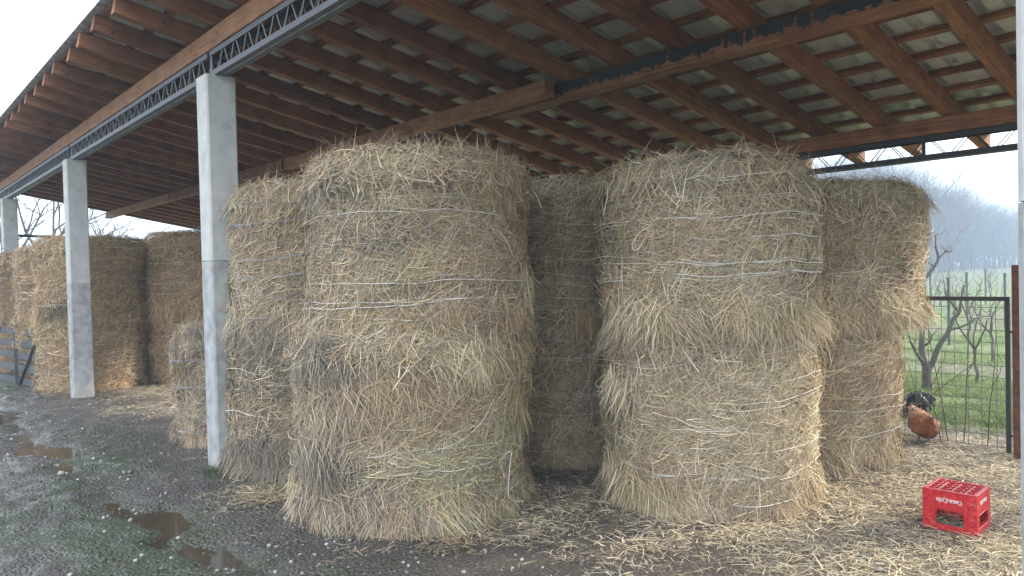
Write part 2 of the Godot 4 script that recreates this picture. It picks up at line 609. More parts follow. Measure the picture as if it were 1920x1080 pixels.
class Bale:
	var R: float
	var H: float
	var bands: int
	var lump: float
	var seed_off: float
	var noise: FastNoiseLite
	var tint := Color.WHITE

	# where the k-th winding of twine bites in
	func groove(th: float, k: float) -> float:
		return (k - 0.35 * noise.get_noise_3d(sin(th) * 1.5, seed_off, cos(th) * 1.5)) / bands * H

	func radius(th: float, y: float) -> float:
		var t := clampf(y / H, 0.0, 1.0)
		var r := R
		r += lump * noise.get_noise_3d(sin(th) * 1.1 + seed_off, t * 1.7, cos(th) * 1.1)
		r += lump * 0.4 * noise.get_noise_3d(sin(th) * 3.5, t * 6.0 + seed_off, cos(th) * 3.5)
		var f := fposmod(t * bands + 0.35 * noise.get_noise_3d(sin(th) * 1.5, seed_off, cos(th) * 1.5), 1.0)
		r += 0.034 * (pow(sin(PI * f), 0.5) - 0.8)
		var e := minf(t, 1.0 - t) * H
		var er := 0.13
		if e < er:
			var q := 1.0 - e / er
			r -= 0.10 * (1.0 - sqrt(maxf(0.0, 1.0 - q * q)))
		return r

func hay_color(r: RandomNumberGenerator, th: float, y: float, b: Bale, mix: Array, patches: Array, rel: float) -> Color:
	# mix: weights of TAN, STRAW, GREY, GREEN, BROWN shifted by slow noise
	var pal := [TAN, STRAW, GREY, GREEN, BROWN]
	var w := []
	var sum := 0.0
	for i in 5:
		var q: float = mix[i] * maxf(0.0, 1.0 + 2.6 * b.noise.get_noise_3d(sin(th) * 1.9 + i * 13.0 + b.seed_off, y * 3.2 + i * 7.0, cos(th) * 1.9))
		w.append(q)
		sum += q
	var pick := r.randf() * sum
	var c := TAN
	for i in 5:
		pick -= w[i]
		if pick <= 0.0:
			c = pal[i]
			break
	c = c.lerp(pal[0].lerp(pal[1], 0.3), 0.25)
	for p in patches:
		var dx: float = (rel - deg_to_rad(p[0])) / deg_to_rad(p[2])
		var dy: float = (y - p[1]) / p[3]
		var edge := 1.0 + 0.5 * b.noise.get_noise_3d(th * 5.0, y * 9.0, 3.0)
		if dx * dx + dy * dy < edge and r.randf() < p[5]: c = p[4]
	return c * b.tint * r.randf_range(0.72, 1.22)

func bale(label: String, cx: float, cz: float, y0: float, R: float, H: float, clumps: int, o := {}) -> Node3D:
	var density := clumps / 2900.0
	var node := thing("hay_bale", label, "hay bale", Vector3(cx, y0, cz), "round hay bales under the shed roof")
	var r := RandomNumberGenerator.new()
	var sd: int = o.get("seed", int(absf(cx * 131.0 + cz * 57.0 + y0 * 17.0) * 10.0))
	r.seed = sd
	var b := Bale.new()
	b.R = R; b.H = H; b.bands = o.get("bands", 8); b.lump = o.get("lump", 0.085); b.seed_off = float(sd % 97) * 3.1
	b.noise = coarse
	b.tint = o.get("tint", Color.WHITE)
	var mix: Array = o.get("mix", [3.0, 1.6, 1.2, 0.7, 1.0])
	var patches: Array = o.get("patches", [])
	var facing := atan2(EYE.x - cx, EYE.z - cz)
	# ---- skin
	var cols := 80 if density > 0.5 else 44
	var rows := 34 if density > 0.5 else 18
	var mb := MB.new()
	var tone: Color = o.get("tone", Color(1, 0.93, 0.84))
	for i in rows + 1:
		for j in cols + 1:
			var th := TAU * (j % cols) / cols
			var y := H * i / rows
			var q := b.radius(th, y)
			var bump := fine.get_noise_3d(sin(th) * q * 14.0 + cx * 9.0, y * 14.0, cos(th) * q * 14.0) * 0.012
			mb.vert(Vector3(sin(th) * (q + bump), y, cos(th) * (q + bump)), Vector3(sin(th), 0, cos(th)), Vector2(2.0 * float(j) / cols * 2.4, y * 1.1 + cx), tone)
	for i in rows:
		for j in cols:
			var a := i * (cols + 1) + j
			mb.face(a, a + 1, a + cols + 2); mb.face(a, a + cols + 2, a + cols + 1)
	var rings := 6
	var top0 := mb.v.size()
	for i in rings + 1:
		for j in cols + 1:
			var th := TAU * (j % cols) / cols
			var f := 1.0 - float(i) / rings
			var q := b.radius(th, H) * f
			var yy := H + 0.06 * (1.0 - f * f) + coarse.get_noise_2d(sin(th) * q * 3.0 + cx, cos(th) * q * 3.0 + cz) * 0.05 * (1.0 - f * f)
			mb.vert(Vector3(sin(th) * q, yy, cos(th) * q), Vector3.UP, Vector2(sin(th) * q, cos(th) * q), tone)
	for i in rings:
		for j in cols:
			var a := top0 + i * (cols + 1) + j
			mb.face(a, a + 1, a + cols + 2); mb.face(a, a + cols + 2, a + cols + 1)
	put("pressed_body", mb.mesh(), M.core, node)
	# ---- loose stalks
	var hay := Hay.new()
	var size: float = 1.0 if density > 0.35 else 1.35
	var n_side := clumps
	for i in n_side:
		var rel := r.randfn(0.0, 0.85)
		if r.randf() < 0.12 or absf(rel) > PI: rel = r.randf_range(-PI, PI)
		var th := facing + rel
		var y := r.randf_range(0.03, H - 0.02)
		var q := b.radius(th, y) + r.randf_range(-0.006, 0.014)
		var out := Vector3(sin(th), 0, cos(th))
		var e := minf(y, H - y)
		if e < 0.1: out = (out + Vector3.UP * (1.0 if y > H * 0.5 else -0.6) * (1.0 - e / 0.1)).normalized()
		var tan := Vector3(cos(th), 0, -sin(th))
		var ang := r.randfn(0.0, 0.30) + 0.9 * coarse.get_noise_3d(sin(th) * 2.5 + b.seed_off, y * 4.0, cos(th) * 2.5)
		var up := out.cross(tan).normalized()
		var x := tan * cos(ang) + up * sin(ang)
		var yv := out.cross(x)
		var s := size * r.randf_range(0.75, 1.25)
		var k := r.randi() % 6
		hay.add(mats[k], Transform3D(Basis(x * s, yv * s, out * s), Vector3(sin(th) * q, y, cos(th) * q)), hay_color(r, th, y, b, mix, patches, rel))
	# stalks over the top, laid flat and hanging over the shoulder
	var n_top := int(430 * density * o.get("top", 1.0))
	for i in n_top:
		var rel := r.randfn(0.0, 1.1)
		var th := facing + rel
		var f := sqrt(r.randf_range(0.25, 1.08))
		var q := (b.radius(th, H - 0.12)) * f
		var out := (Vector3.UP + Vector3(sin(th), 0, cos(th)) * smoothstep(0.75, 1.0, f) * 1.2).normalized()
		var yy := H + 0.05 * (1.0 - f * f) + r.randf_range(0.0, 0.03) - smoothstep(0.86, 1.04, f) * 0.10
		var tan := Vector3(cos(th), 0, -sin(th))
		var ang := r.randfn(0.0, 0.8)
		var x0 := (tan - out * tan.dot(out)).normalized()
		var x := x0.rotated(out, ang)
		var s := size * r.randf_range(0.9, 1.5)
		var k := r.randi() % 6
		hay.add(mats[k], Transform3D(Basis(x * s, out.cross(x) * s, out * s), Vector3(sin(th) * q, yy, cos(th) * q)), hay_color(r, th, H, b, mix, patches, rel))
		if r.randf() < o.get("spikes", 0.14):
			var k2 := r.randi() % 3
			hay.add(wisps[k2], Transform3D(Basis(x * s, out.cross(x) * s, out * s), Vector3(sin(th) * q, yy, cos(th) * q)), hay_color(r, th, H, b, mix, patches, rel))
	# hanging tufts: the bottom fringe, tops of shoulders, and a few anywhere
	var fringe: float = o.get("fringe", 1.0)
	var flare: float = o.get("flare", 0.5)
	for i in int(520 * density * fringe):
		var rel := r.randfn(0.0, 0.95)
		var th := facing + rel
		var y := absf(r.randfn(0.0, 0.10)) + 0.05
		var out := Vector3(sin(th), 0, cos(th))
		var lift := b.noise.get_noise_3d(th * 3.0, b.seed_off, 4.0)
		if r.randf() > 0.55 + 1.6 * b.noise.get_noise_3d(th * 2.0, y * 4.0, b.seed_off + 8.0): continue
		var low := maxf(0.0, 1.0 - y / 0.28)
		var q := b.radius(th, maxf(y, 0.12)) + 0.005 + flare * 0.10 * low * (0.6 + lift)
		var x := Vector3(cos(th), 0, -sin(th)).rotated(out, r.randfn(0.0, 0.32) + lift * 1.3)
		var yv := out.cross(x)
		var tip := (r.randf_range(0.0, 0.5) * flare + 0.05 * r.randfn()) * low
		var bas := Basis(x, yv, out).rotated(x, -tip)
		var s := size * r.randf_range(0.75, 1.25)
		if y0 < 0.2 and y < 0.11: s *= 0.62
		var k := r.randi() % 4
		hay.add(tufts[k], Transform3D(bas.scaled(Vector3.ONE * s), Vector3(sin(th) * q, y, cos(th) * q)), hay_color(r, th, y, b, mix, patches, rel))
	for i in int(170 * density * o.get("drape", 1.0)):
		var rel := r.randfn(0.0, 0.9)
		var th := facing + rel
		var y := H - absf(r.randfn(0.0, 0.10)) if r.randf() < 0.6 else r.randf_range(0.2, H)
		var out := Vector3(sin(th), 0, cos(th))
		var q := b.radius(th, minf(y, H - 0.1)) + 0.005
		var x := Vector3(cos(th), 0, -sin(th)).rotated(out, r.randfn(0.0, 0.45))
		var s := size * r.randf_range(0.7, 1.15)
		var k := r.randi() % 4
		hay.add(tufts[k], Transform3D(Basis(x * s, out.cross(x) * s, out * s), Vector3(sin(th) * q, y, cos(th) * q)), hay_color(r, th, y, b, mix, patches, rel))
	# heaps of hanging hay named by the photograph: [angle, height, half width, half height, colour, amount, lift]
	for p in o.get("hangs", []):
		for i in int(p[5] * 0.45 * density):
			var rel := deg_to_rad(p[0] + p[2] * r.randfn(0.0, 0.5))
			var y: float = p[1] + p[3] * r.randfn(0.0, 0.5)
			var th := facing + rel
			var out := Vector3(sin(th), 0, cos(th))
			var q: float = b.radius(th, clampf(y, 0.1, H - 0.1)) + r.randf_range(0.0, p[6])
			var x := Vector3(cos(th), 0, -sin(th)).rotated(out, r.randfn(0.0, 0.34) + 1.2 * b.noise.get_noise_3d(th * 3.0, y * 3.0, 17.0))
			var s := r.randf_range(0.7, 1.3)
			var k := r.randi() % 4
			hay.add(tufts[k], Transform3D(Basis(x * s, out.cross(x) * s, out * s), Vector3(sin(th) * q, y, cos(th) * q)), (p[4] as Color) * r.randf_range(0.75, 1.2))
	for i in int(150 * density):
		var rel := r.randfn(0.0, 1.0)
		var th := facing + rel
		var y := r.randf_range(0.1, H)
		var out := Vector3(sin(th), 0, cos(th))
		var q := b.radius(th, y)
		var x := Vector3(cos(th), 0, -sin(th)).rotated(out, r.randf() * TAU)
		var s := r.randf_range(0.6, 1.1)
		var k := r.randi() % 3
		hay.add(wisps[k], Transform3D(Basis(x * s, out.cross(x) * s, out * s), Vector3(sin(th) * q, y, cos(th) * q)), hay_color(r, th, y, b, mix, patches, rel))
	put("loose_hay", hay.mesh(), M.hay, node).set_meta("kind", "stuff")
	# ---- twine
	var segs := 72 if density > 0.35 else 40
	for i in range(1, b.bands):
		for j2 in (2 if r.randf() < o.get("double", 0.4) else 1):
			if r.randf() < o.get("buried", 0.15): continue
			var lift := r.randf_range(-0.012, 0.012)
			var tilt := r.randfn(0.0, 0.014) if j2 == 0 else r.randfn(0.0, 0.04)
			var ph := r.randf() * TAU
			var pts := []
			# each winding shows where it runs over the hay and dives under it elsewhere
			for j in segs + 1:
				var th := TAU * j / segs
				var y := clampf(b.groove(th, i) + lift + tilt * sin(th + ph) + 0.006 * fine.get_noise_2d(th * 4.0, i * 50.0), 0.03, H - 0.03)
				var q := b.radius(th, y) + 0.041 + 0.020 * coarse.get_noise_3d(sin(th) * 2.2 + i * 9.0, b.seed_off, cos(th) * 2.2)
				pts.append(Vector3(sin(th) * q, y, cos(th) * q))
			var t := MB.new()
			t.tube(pts, [o.get("twine_r", 0.0025)], 4)
			put("twine", t.mesh(), M.blue_twine if o.get("blue", false) else M.twine, node)
	# loose ends and loops: [[angle, height, lift], ...] each
	for l in o.get("loose", []):
		var pts := []
		for q in l:
			var th := facing + deg_to_rad(q[0])
			var rr: float = b.radius(th, clampf(q[1], 0.05, H - 0.05)) + q[2]
			pts.append(Vector3(sin(th) * rr, q[1], cos(th) * rr))
		var t := MB.new()
		t.tube(smooth_line(pts, 5), [0.0030], 4)
		put("loose_twine", t.mesh(), M.twine, node)
	return node

func smooth_line(p: Array, k: int) -> Array:
	var out := []
	for i in p.size() - 1:
		var a: Vector3 = p[maxi(i - 1, 0)]
		var b: Vector3 = p[i]
		var c: Vector3 = p[i + 1]
		var d: Vector3 = p[mini(i + 2, p.size() - 1)]
		for j in k: out.append(b.cubic_interpolate(c, a, d, float(j) / k))
	out.append(p[p.size() - 1])
	return out

func build_bales() -> void:
	var g := GREY * 0.82
	# front stack of two, beside the column
	bale("wide sagging grey patched hay bale under the tawny one with upright stalks", 0.62, -4.47, 0.0, 0.825, 1.22, 2900, {"mix": [2.6, 1.3, 1.3, 0.9, 1.3], "fringe": 1.5, "flare": 0.9, "bands": 7, "buried": 0.4, "double": 0.2, "lump": 0.10, "seed": 31,
		"patches": [[-10, 0.06, 80, 0.14, GREY.lerp(TAN, 0.3), 0.6], [-45, 1.05, 32, 0.13, g, 0.8], [-47, 0.42, 26, 0.17, g, 0.85], [40, 0.35, 40, 0.35, GREEN, 0.45], [0, 0.75, 45, 0.15, BROWN, 0.4]],
		"hangs": [[-42, 1.12, 22, 0.07, g, 190, 0.05], [24, 1.12, 16, 0.10, STRAW.lerp(GREEN, 0.3), 200, 0.06], [52, 1.08, 14, 0.10, GREEN.lerp(TAN, 0.4), 110, 0.05], [-46, 0.50, 14, 0.09, g, 170, 0.05], [60, 0.65, 12, 0.2, GREEN.lerp(TAN, 0.4), 80, 0.04], [-8, 0.95, 26, 0.15, TAN, 130, 0.03], [-34, 0.75, 20, 0.3, GREY.lerp(TAN, 0.5), 260, 0.04], [-38, 0.25, 22, 0.14, GREY.lerp(BROWN, 0.4), 200, 0.04]],
		"loose": [[[5, 0.52, 0.03], [18, 0.56, 0.04], [30, 0.66, 0.04], [38, 0.8, 0.03]], [[46, 0.25, 0.03], [44, 0.36, 0.05], [49, 0.42, 0.06], [47, 0.30, 0.06], [46, 0.12, 0.05], [56, 0.06, 0.09]]]})
	bale("tawny hay bale with upright stalks on its rounded top, on the sagging grey patched bale", 0.69, -4.46, 1.20, 0.79, 1.16, 2900, {"mix": [3.6, 1.6, 0.9, 0.8, 1.2], "fringe": 0.6, "flare": 0.4, "bands": 9, "seed": 57, "spikes": 0.4, "top": 1.7, "drape": 1.8,
		"patches": [[-20, 0.62, 40, 0.05, g, 0.6], [10, 0.30, 40, 0.05, g, 0.5], [-58, 0.6, 18, 0.5, GREY, 0.35]],
		"hangs": [[50, 1.02, 18, 0.10, TAN.lerp(GREEN, 0.3), 160, 0.05], [-50, 1.03, 18, 0.08, GREY, 120, 0.04], [64, 0.3, 8, 0.2, STRAW, 60, 0.05]]})
	# second front stack
	bale("pale hay bale on the ground under the one with a twine loop", 2.24, -3.05, 0.0, 0.74, 1.20, 2900, {"mix": [1.8, 4.0, 1.0, 1.0, 0.2], "fringe": 1.7, "flare": 0.75, "bands": 8, "seed": 83,
		"hangs": [[-52, 0.85, 12, 0.08, STRAW, 100, 0.05], [-60, 0.25, 12, 0.1, STRAW, 80, 0.04]]})
	bale("pale hay bale with a white twine loop and string down its front", 2.26, -3.05, 1.18, 0.735, 1.10, 2900, {"mix": [2.2, 3.6, 1.1, 0.8, 0.3], "fringe": 1.1, "flare": 0.9, "bands": 9, "double": 0.7, "buried": 0.0, "seed": 19, "top": 2.2, "drape": 0.7, "twine_r": 0.0028,
		"hangs": [[0, 0.20, 55, 0.07, STRAW.lerp(GREEN, 0.3), 190, 0.05], [-70, 1.0, 14, 0.05, GREEN.lerp(TAN, 0.5), 60, 0.04]],
		"loose": [[[-14, 1.0, 0.03], [-16, 0.8, 0.035], [-18, 0.6, 0.03], [-20, 0.40, 0.03]], [[-24, 0.72, 0.03], [-31, 0.68, 0.05], [-36, 0.60, 0.06], [-34, 0.56, 0.06], [-30, 0.62, 0.05], [-26, 0.73, 0.03]], [[-25, 0.72, 0.03], [-25, 0.55, 0.035], [-24, 0.36, 0.03]], [[30, 0.36, 0.03], [36, 0.27, 0.04], [44, 0.24, 0.05], [55, 0.2, 0.04]]]})
	# stack by the wire gate
	bale("narrow brownish hay bale on straw beside the hen and rooster, under an overhanging bale", 3.70, -3.02, 0.0, 0.70, 1.18, 2320, {"mix": [3.4, 1.6, 0.7, 0.5, 1.6], "fringe": 1.7, "flare": 0.9, "bands": 8, "seed": 211})
	bale("sunlit rimmed hay bale overhanging the one below, beside the wire gate", 3.86, -2.92, 1.16, 0.73, 1.05, 2460, {"mix": [2.0, 3.4, 1.0, 0.7, 0.4], "fringe": 1.5, "flare": 1.1, "bands": 7, "seed": 143, "top": 1.3, "lump": 0.10,
		"hangs": [[35, 0.14, 25, 0.08, STRAW, 220, 0.07]]})
	# in the gap behind the two front stacks
	bale("shaded hay bale on the ground in the gap between the two front stacks", 2.53, -4.68, 0.0, 0.78, 1.20, 1600, {"mix": [2.6, 2.0, 1.0, 0.5, 0.9], "seed": 301, "bands": 8, "double": 0.15, "loose": [[[10, 1.15, 0.05], [11, 0.9, 0.06], [10, 0.65, 0.05], [12, 0.45, 0.06], [9, 0.3, 0.05]]]})
	bale("shaded hay bale with many twine windings, on another in the gap between front stacks", 2.50, -4.70, 1.18, 0.78, 1.14, 1740, {"mix": [2.6, 2.2, 1.1, 0.5, 0.8], "seed": 317, "bands": 11, "top": 1.6})
	# behind the column
	bale("banded grey and tan hay bale standing against the near concrete column", 0.70, -6.02, 0.0, 0.74, 1.20, 2320, {"mix": [3.0, 1.4, 1.2, 0.3, 1.4], "fringe": 2.0, "flare": 1.1, "seed": 401, "bands": 7, "buried": 0.3, "double": 0.2,
		"patches": [[-30, 0.92, 60, 0.05, g, 0.8], [-30, 0.72, 60, 0.06, g, 0.85], [-30, 0.16, 70, 0.17, g, 0.85], [-30, 1.12, 60, 0.1, g, 0.7]], "hangs": [[-30, 0.27, 35, 0.06, g, 300, 0.06]]})
	bale("hay bale tied with bluish twine, on the banded bale against the near column", 0.75, -6.06, 1.18, 0.75, 1.16, 2180, {"mix": [3.0, 2.0, 1.6, 0.2, 1.0], "seed": 419, "bands": 8, "double": 0.15, "blue": true, "top": 1.3, "hangs": [[-30, 0.06, 40, 0.05, g, 160, 0.04]]})
	bale("single greyish hay bale behind the near column with nothing on it", 0.74, -7.62, 0.0, 0.73, 1.10, 1600, {"mix": [2.0, 1.3, 2.4, 0.2, 1.0], "seed": 433, "bands": 8, "double": 0.15, "blue": true, "fringe": 1.7, "flare": 0.9, "top": 1.5,
		"hangs": [[-40, 1.16, 30, 0.06, g, 120, 0.03]]})
	# far bay
	var far := {"mix": [3.6, 1.8, 0.4, 0.4, 1.0], "bands": 8, "double": 0.15, "tint": Color(1.08, 1.0, 0.88)}
	var sets := [
		["golden hay bale on the ground behind the middle concrete column", 0.43, -13.05, 0.0, 0.77, 1.15, 511],
		["golden hay bale on another, directly behind the middle concrete column", 0.43, -13.05, 1.13, 0.77, 1.13, 523],
		["golden hay bale on bare straw floor, inner neighbour of the stack behind the middle column", 1.92, -12.70, 0.0, 0.78, 1.18, 537],
		["golden hay bale with drooping top, upper inner neighbour of the stack behind the middle column", 1.90, -12.70, 1.16, 0.78, 1.18, 541],
		["brown hay bale on the ground behind the grey wooden gate", 0.42, -14.75, 0.0, 0.77, 1.12, 557],
		["brown hay bale stacked on another behind the grey wooden gate", 0.44, -14.75, 1.10, 0.77, 1.10, 563],
		["hay bale coloured darker to paint its shade, on the ground before the farthest concrete column", 0.20, -16.72, 0.0, 0.70, 1.10, 571],
		["hay bale coloured darker to paint its shade, on top before the farthest concrete column", 0.20, -16.72, 1.08, 0.72, 1.08, 577]]
	for s in sets:
		var o := far.duplicate()
		o["seed"] = s[6]
		if s[6] < 545: o["top"] = 1.5
		if s[6] == 523: o["patches"] = [[-30, 0.05, 25, 0.16, GREY * 0.6, 0.8]]
		if s[6] > 545: o["mix"] = [2.6, 1.0, 0.8, 0.2, 2.0]
		if s[6] > 565: o["mix"] = [0.8, 0.2, 1.2, 0.0, 3.0]  # browner mix paints shade into the two farthest bales
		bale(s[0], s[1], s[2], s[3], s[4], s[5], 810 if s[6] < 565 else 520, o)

# ---------------------------------------------------------------- the shed
const SLOPE := -0.183
func under(x: float) -> float:      # underside of the rafters
	return 3.874 + SLOPE * (x + 0.701)

func column(x: float, z: float, h: float, joint: float) -> void:
	var c := Node3D.new()
	c.name = numbered(shed, "column")
	shed.add_child(c)
	c.position = Vector3(x, 0, z)
	var a := MB.new()
	a.bar(Vector3(0, -0.3, 0), Vector3(0, joint - 0.004, 0), 0.256, 0.25, Vector3.BACK, 0.014)
	put("lower_pour", a.mesh(), M.damp_concrete, c)
	var b := MB.new()
	b.bar(Vector3(0, joint, 0), Vector3(0, h, 0), 0.255, 0.249, Vector3.BACK, 0.014)
	put("upper_pour", b.mesh(), M.concrete, c)

func truss(x: float, z0: float, z1: float, lo: float, hi: float, mat: Material, step := 0.125, rod := 0.0055) -> void:
	var t := Node3D.new()
	t.name = numbered(shed, "truss")
	shed.add_child(t)
	for s in [-1, 1]:
		for y in [lo + 0.02, hi - 0.02]:
			var m := MB.new()
			# an angle iron: one flange upright, one flat
			m.bar(Vector3(x + s * 0.055, y, z0), Vector3(x + s * 0.055, y, z1), 0.006, 0.045, Vector3.UP, 0.001)
			m.bar(Vector3(x + s * 0.031, y + (-0.02 if y < (lo + hi) * 0.5 else 0.02), z0), Vector3(x + s * 0.031, y + (-0.02 if y < (lo + hi) * 0.5 else 0.02), z1), 0.042, 0.006, Vector3.UP, 0.001)
			put("chord", m.mesh(), mat, t)
		var pts := []
		var k := 0
		var z := z0 - 0.05
		while z > z1 + 0.05:
			var low := k % 2 == 0
			var yy := lo + 0.015 if low else hi - 0.015
			pts.append(Vector3(x + s * 0.045, yy, z + 0.012)); pts.append(Vector3(x + s * 0.045, yy, z - 0.012))
			z -= step
			k += 1
		var l := MB.new()
		l.tube(pts, [rod], 5)
		put("zigzag_rod", l.mesh(), M.rod if mat == M.steel else mat, t)

func build_shed() -> void:
	shed = thing("hay_shed", "open timber roofed hay shed on concrete columns with corrugated metal sheets", "shed")
	var cz := [-0.417, -6.435, -11.856, -17.714]
	for i in 4:
		column(0.0, cz[i], 3.36, [1.76, 1.78, 1.62, 1.7][i])
		column(4.75, cz[i] if i > 0 else -0.3, 2.53, 1.4)
	# lattice girders from column to column
	for i in 3:
		truss(0.0, cz[i] - 0.03, cz[i + 1] + 0.03, 3.36, 3.575, M.steel)
		truss(4.75, cz[i] - 0.03, cz[i + 1] + 0.03, 2.53, 2.735, M.dark_steel, 0.17, 0.0045)
	truss(0.0, cz[3] - 0.03, -19.4, 3.36, 3.575, M.steel)
	truss(0.0, 1.0, cz[0] + 0.03, 3.36, 3.575, M.steel)
	truss(4.75, 1.0, cz[0] + 0.03, 2.53, 2.735, M.dark_steel, 0.17, 0.0045)
	for i in 4:
		for s in [-1, 1]:
			var m := MB.new()
			m.bar(Vector3(s * 0.03, 3.362, cz[i]), Vector3(s * 0.03, 3.74, cz[i]), 0.012, 0.05, Vector3.BACK, 0.001)
			put("steel_strap", m.mesh(), M.steel, shed)
	for z in [-2.38, -1.0, -3.6]:
		var m := MB.new()
		m.bar(Vector3(4.685, 2.54, z), Vector3(4.685, 2.86, z), 0.008, 0.03, Vector3.BACK, 0.001)
		put("steel_strap", m.mesh(), M.dark_steel, shed)
	# long timbers
	var ends := [1.0, -4.2, -9.8, -15.1, -19.55]
	for i in 4:
		var m := MB.new()
		m.bar(Vector3(-0.015, 3.66, ends[i] - 0.004), Vector3(-0.015, 3.66, ends[i + 1]), 0.12, 0.165, Vector3.UP, 0.005, Vector2(i * 1.7, 0.3))
		put("eave_beam", m.mesh(), M.wood2, shed)
		var q := MB.new()
		q.bar(Vector3(4.72, 2.812, ends[i] - 0.004), Vector3(4.72, 2.812, ends[i + 1]), 0.12, 0.14, Vector3.UP, 0.005, Vector2(i * 1.3, 0.1))
		put("rear_beam", q.mesh(), M.wood0, shed)
	var mid := [[2.44, 1.0, -5.55, 3.10], [2.27, -4.62, -9.9, 3.115], [2.25, -9.905, -14.9, 3.12], [2.24, -14.905, -19.6, 3.12]]
	for i in 4:
		var a = mid[i]
		var m := MB.new()
		var yb: float = a[3] + 0.05
		m.bar(Vector3(a[0], (yb + under(a[0])) * 0.5, a[1]), Vector3(a[0], (yb + under(a[0])) * 0.5, a[2]), 0.12 if i else 0.14, under(a[0]) - yb - 0.02, Vector3.UP, 0.006, Vector2(i * 2.1, 0.5))
		put("middle_beam", m.mesh(), M["wood%d" % [0, 2, 1, 2][i]], shed)
	# ragged strip of tar paper hanging over the upper half of the middle beam
	var tp := MB.new()
	rng.seed = 5
	var zt := -5.5
	while zt < -1.6:
		var st := rng.randf_range(0.015, 0.045)
		var top := under(2.37) - 0.012
		var a := top - rng.randf_range(0.065, 0.10)
		tp.quad([Vector3(2.365, top, zt), Vector3(2.365 - 0.003, a, zt), Vector3(2.362, a + rng.randfn(0, 0.012), zt + st), Vector3(2.365, top, zt + st)], Vector3(-1, 0, 0), [Vector2.ZERO, Vector2.ZERO, Vector2.ZERO, Vector2.ZERO])
		zt += st + (0.0 if rng.randf() < 0.95 else 0.02)
	put("tar_paper", tp.mesh(), M.tar, shed)
	# rafters
	var ang := atan(SLOPE)
	var rafts := []
	for k in 6:
		var m := MB.new()
		var x0 := -0.70
		var x1 := 5.72
		m.bar(Vector3(0, 0, 0), Vector3((x1 - x0) / cos(ang), 0, 0), 0.095, 0.15, Vector3.UP, 0.006, Vector2(k * 0.73, k * 0.21))
		rafts.append(m.mesh())
	rng.seed = 9
	var turn := Basis(Vector3.BACK, ang)
	var i := -13
	while true:
		var z := -(6.831 + i * 0.579)
		if z < -19.6: break
		put("rafter", rafts[posmod(i * 5, 6)], M["wood%d" % [0, 1, 0, 2, 1, 0, 0][posmod(i, 7)]], shed, Transform3D(turn * Basis(Vector3.RIGHT, rng.randfn(0, 0.01)), Vector3(-0.70 + rng.randfn(0, 0.012), under(-0.70) + 0.076, z + rng.randfn(0, 0.012))))
		i += 1
	# battens across the rafters
	var b_len := []
	for k in 3:
		var m := MB.new()
		m.bar(Vector3(0, 0, 0), Vector3(0, 0, -5.18), 0.06, 0.045, Vector3.UP, 0.003, Vector2(k * 1.1, k * 0.3))
		b_len.append(m.mesh())
	var up := Vector3(-sin(ang), cos(ang), 0)
	var sx := Vector3(cos(ang), sin(ang), 0)
	for k in 18:
		var base := Vector3(-0.70, under(-0.70), 0) + sx * (0.05 + k * 0.378) + up * (0.152 + 0.024)
		for q in 4:
			put("batten", b_len[(k + q) % 3], M["wood%d" % [0, 2, 1][(k * 2 + q) % 3]], shed, Transform3D(turn, base + Vector3(0, 0, 1.1 - q * 5.19 + rng.randfn(0, 0.0005))))
	# trapezoidal sheets on the battens
	var prof := []
	var pitch := 0.2
	var w := 1.0
	for k in 5:
		var o := k * pitch
		prof.append_array([Vector2(o, 0.0), Vector2(o + 0.105, 0.0), Vector2(o + 0.122, 0.045), Vector2(o + 0.183, 0.045)])
	prof.append(Vector2(w, 0.0))
	var sh := MB.new()
	var slen := 6.66
	for k in prof.size() - 1:
		var a: Vector2 = prof[k]
		var b: Vector2 = prof[k + 1]
		var d := b - a
		var nn := Vector3(0, d.x, d.y).normalized()
		for side in [0.0, 0.0015]:
			var f := -nn if side == 0.0 else nn
			sh.quad([Vector3(0, a.y + side, -a.x), Vector3(0, b.y + side, -b.x), Vector3(slen, b.y + side, -b.x), Vector3(slen, a.y + side, -a.x)], f, [Vector2.ZERO, Vector2.ZERO, Vector2.ZERO, Vector2.ZERO])
	var shm := sh.mesh()
	for k in 21:
		var base := Vector3(-0.70, under(-0.70), 0) - sx * 0.08 + up * (0.152 + 0.0475 + 0.0015 * (k % 2))
		put("roof_sheet", shm, M.zinc, shed, Transform3D(turn, base + Vector3(0, 0, 1.15 - k * 0.992)))
	# drip edge along the eave
	for k in 4:
		var m := MB.new()
		var e := Vector3(-0.70, under(-0.70), 0) - sx * 0.082 + up * 0.19
		m.bar(e + Vector3(0, -0.01, 1.1 - k * 5.19), e + Vector3(0, -0.01, 1.1 - k * 5.19 - 5.18), 0.006, 0.075, Vector3.UP, 0.001)
		put("drip_edge", m.mesh(), M.zinc, shed)
	# rail across the far end
	var rm := MB.new()
	rm.tube([Vector3(0.1, 2.63, -17.71), Vector3(4.65, 2.50, -17.71)], [0.028], 8)
	put("end_rail", rm.mesh(), M.dark_steel, shed)

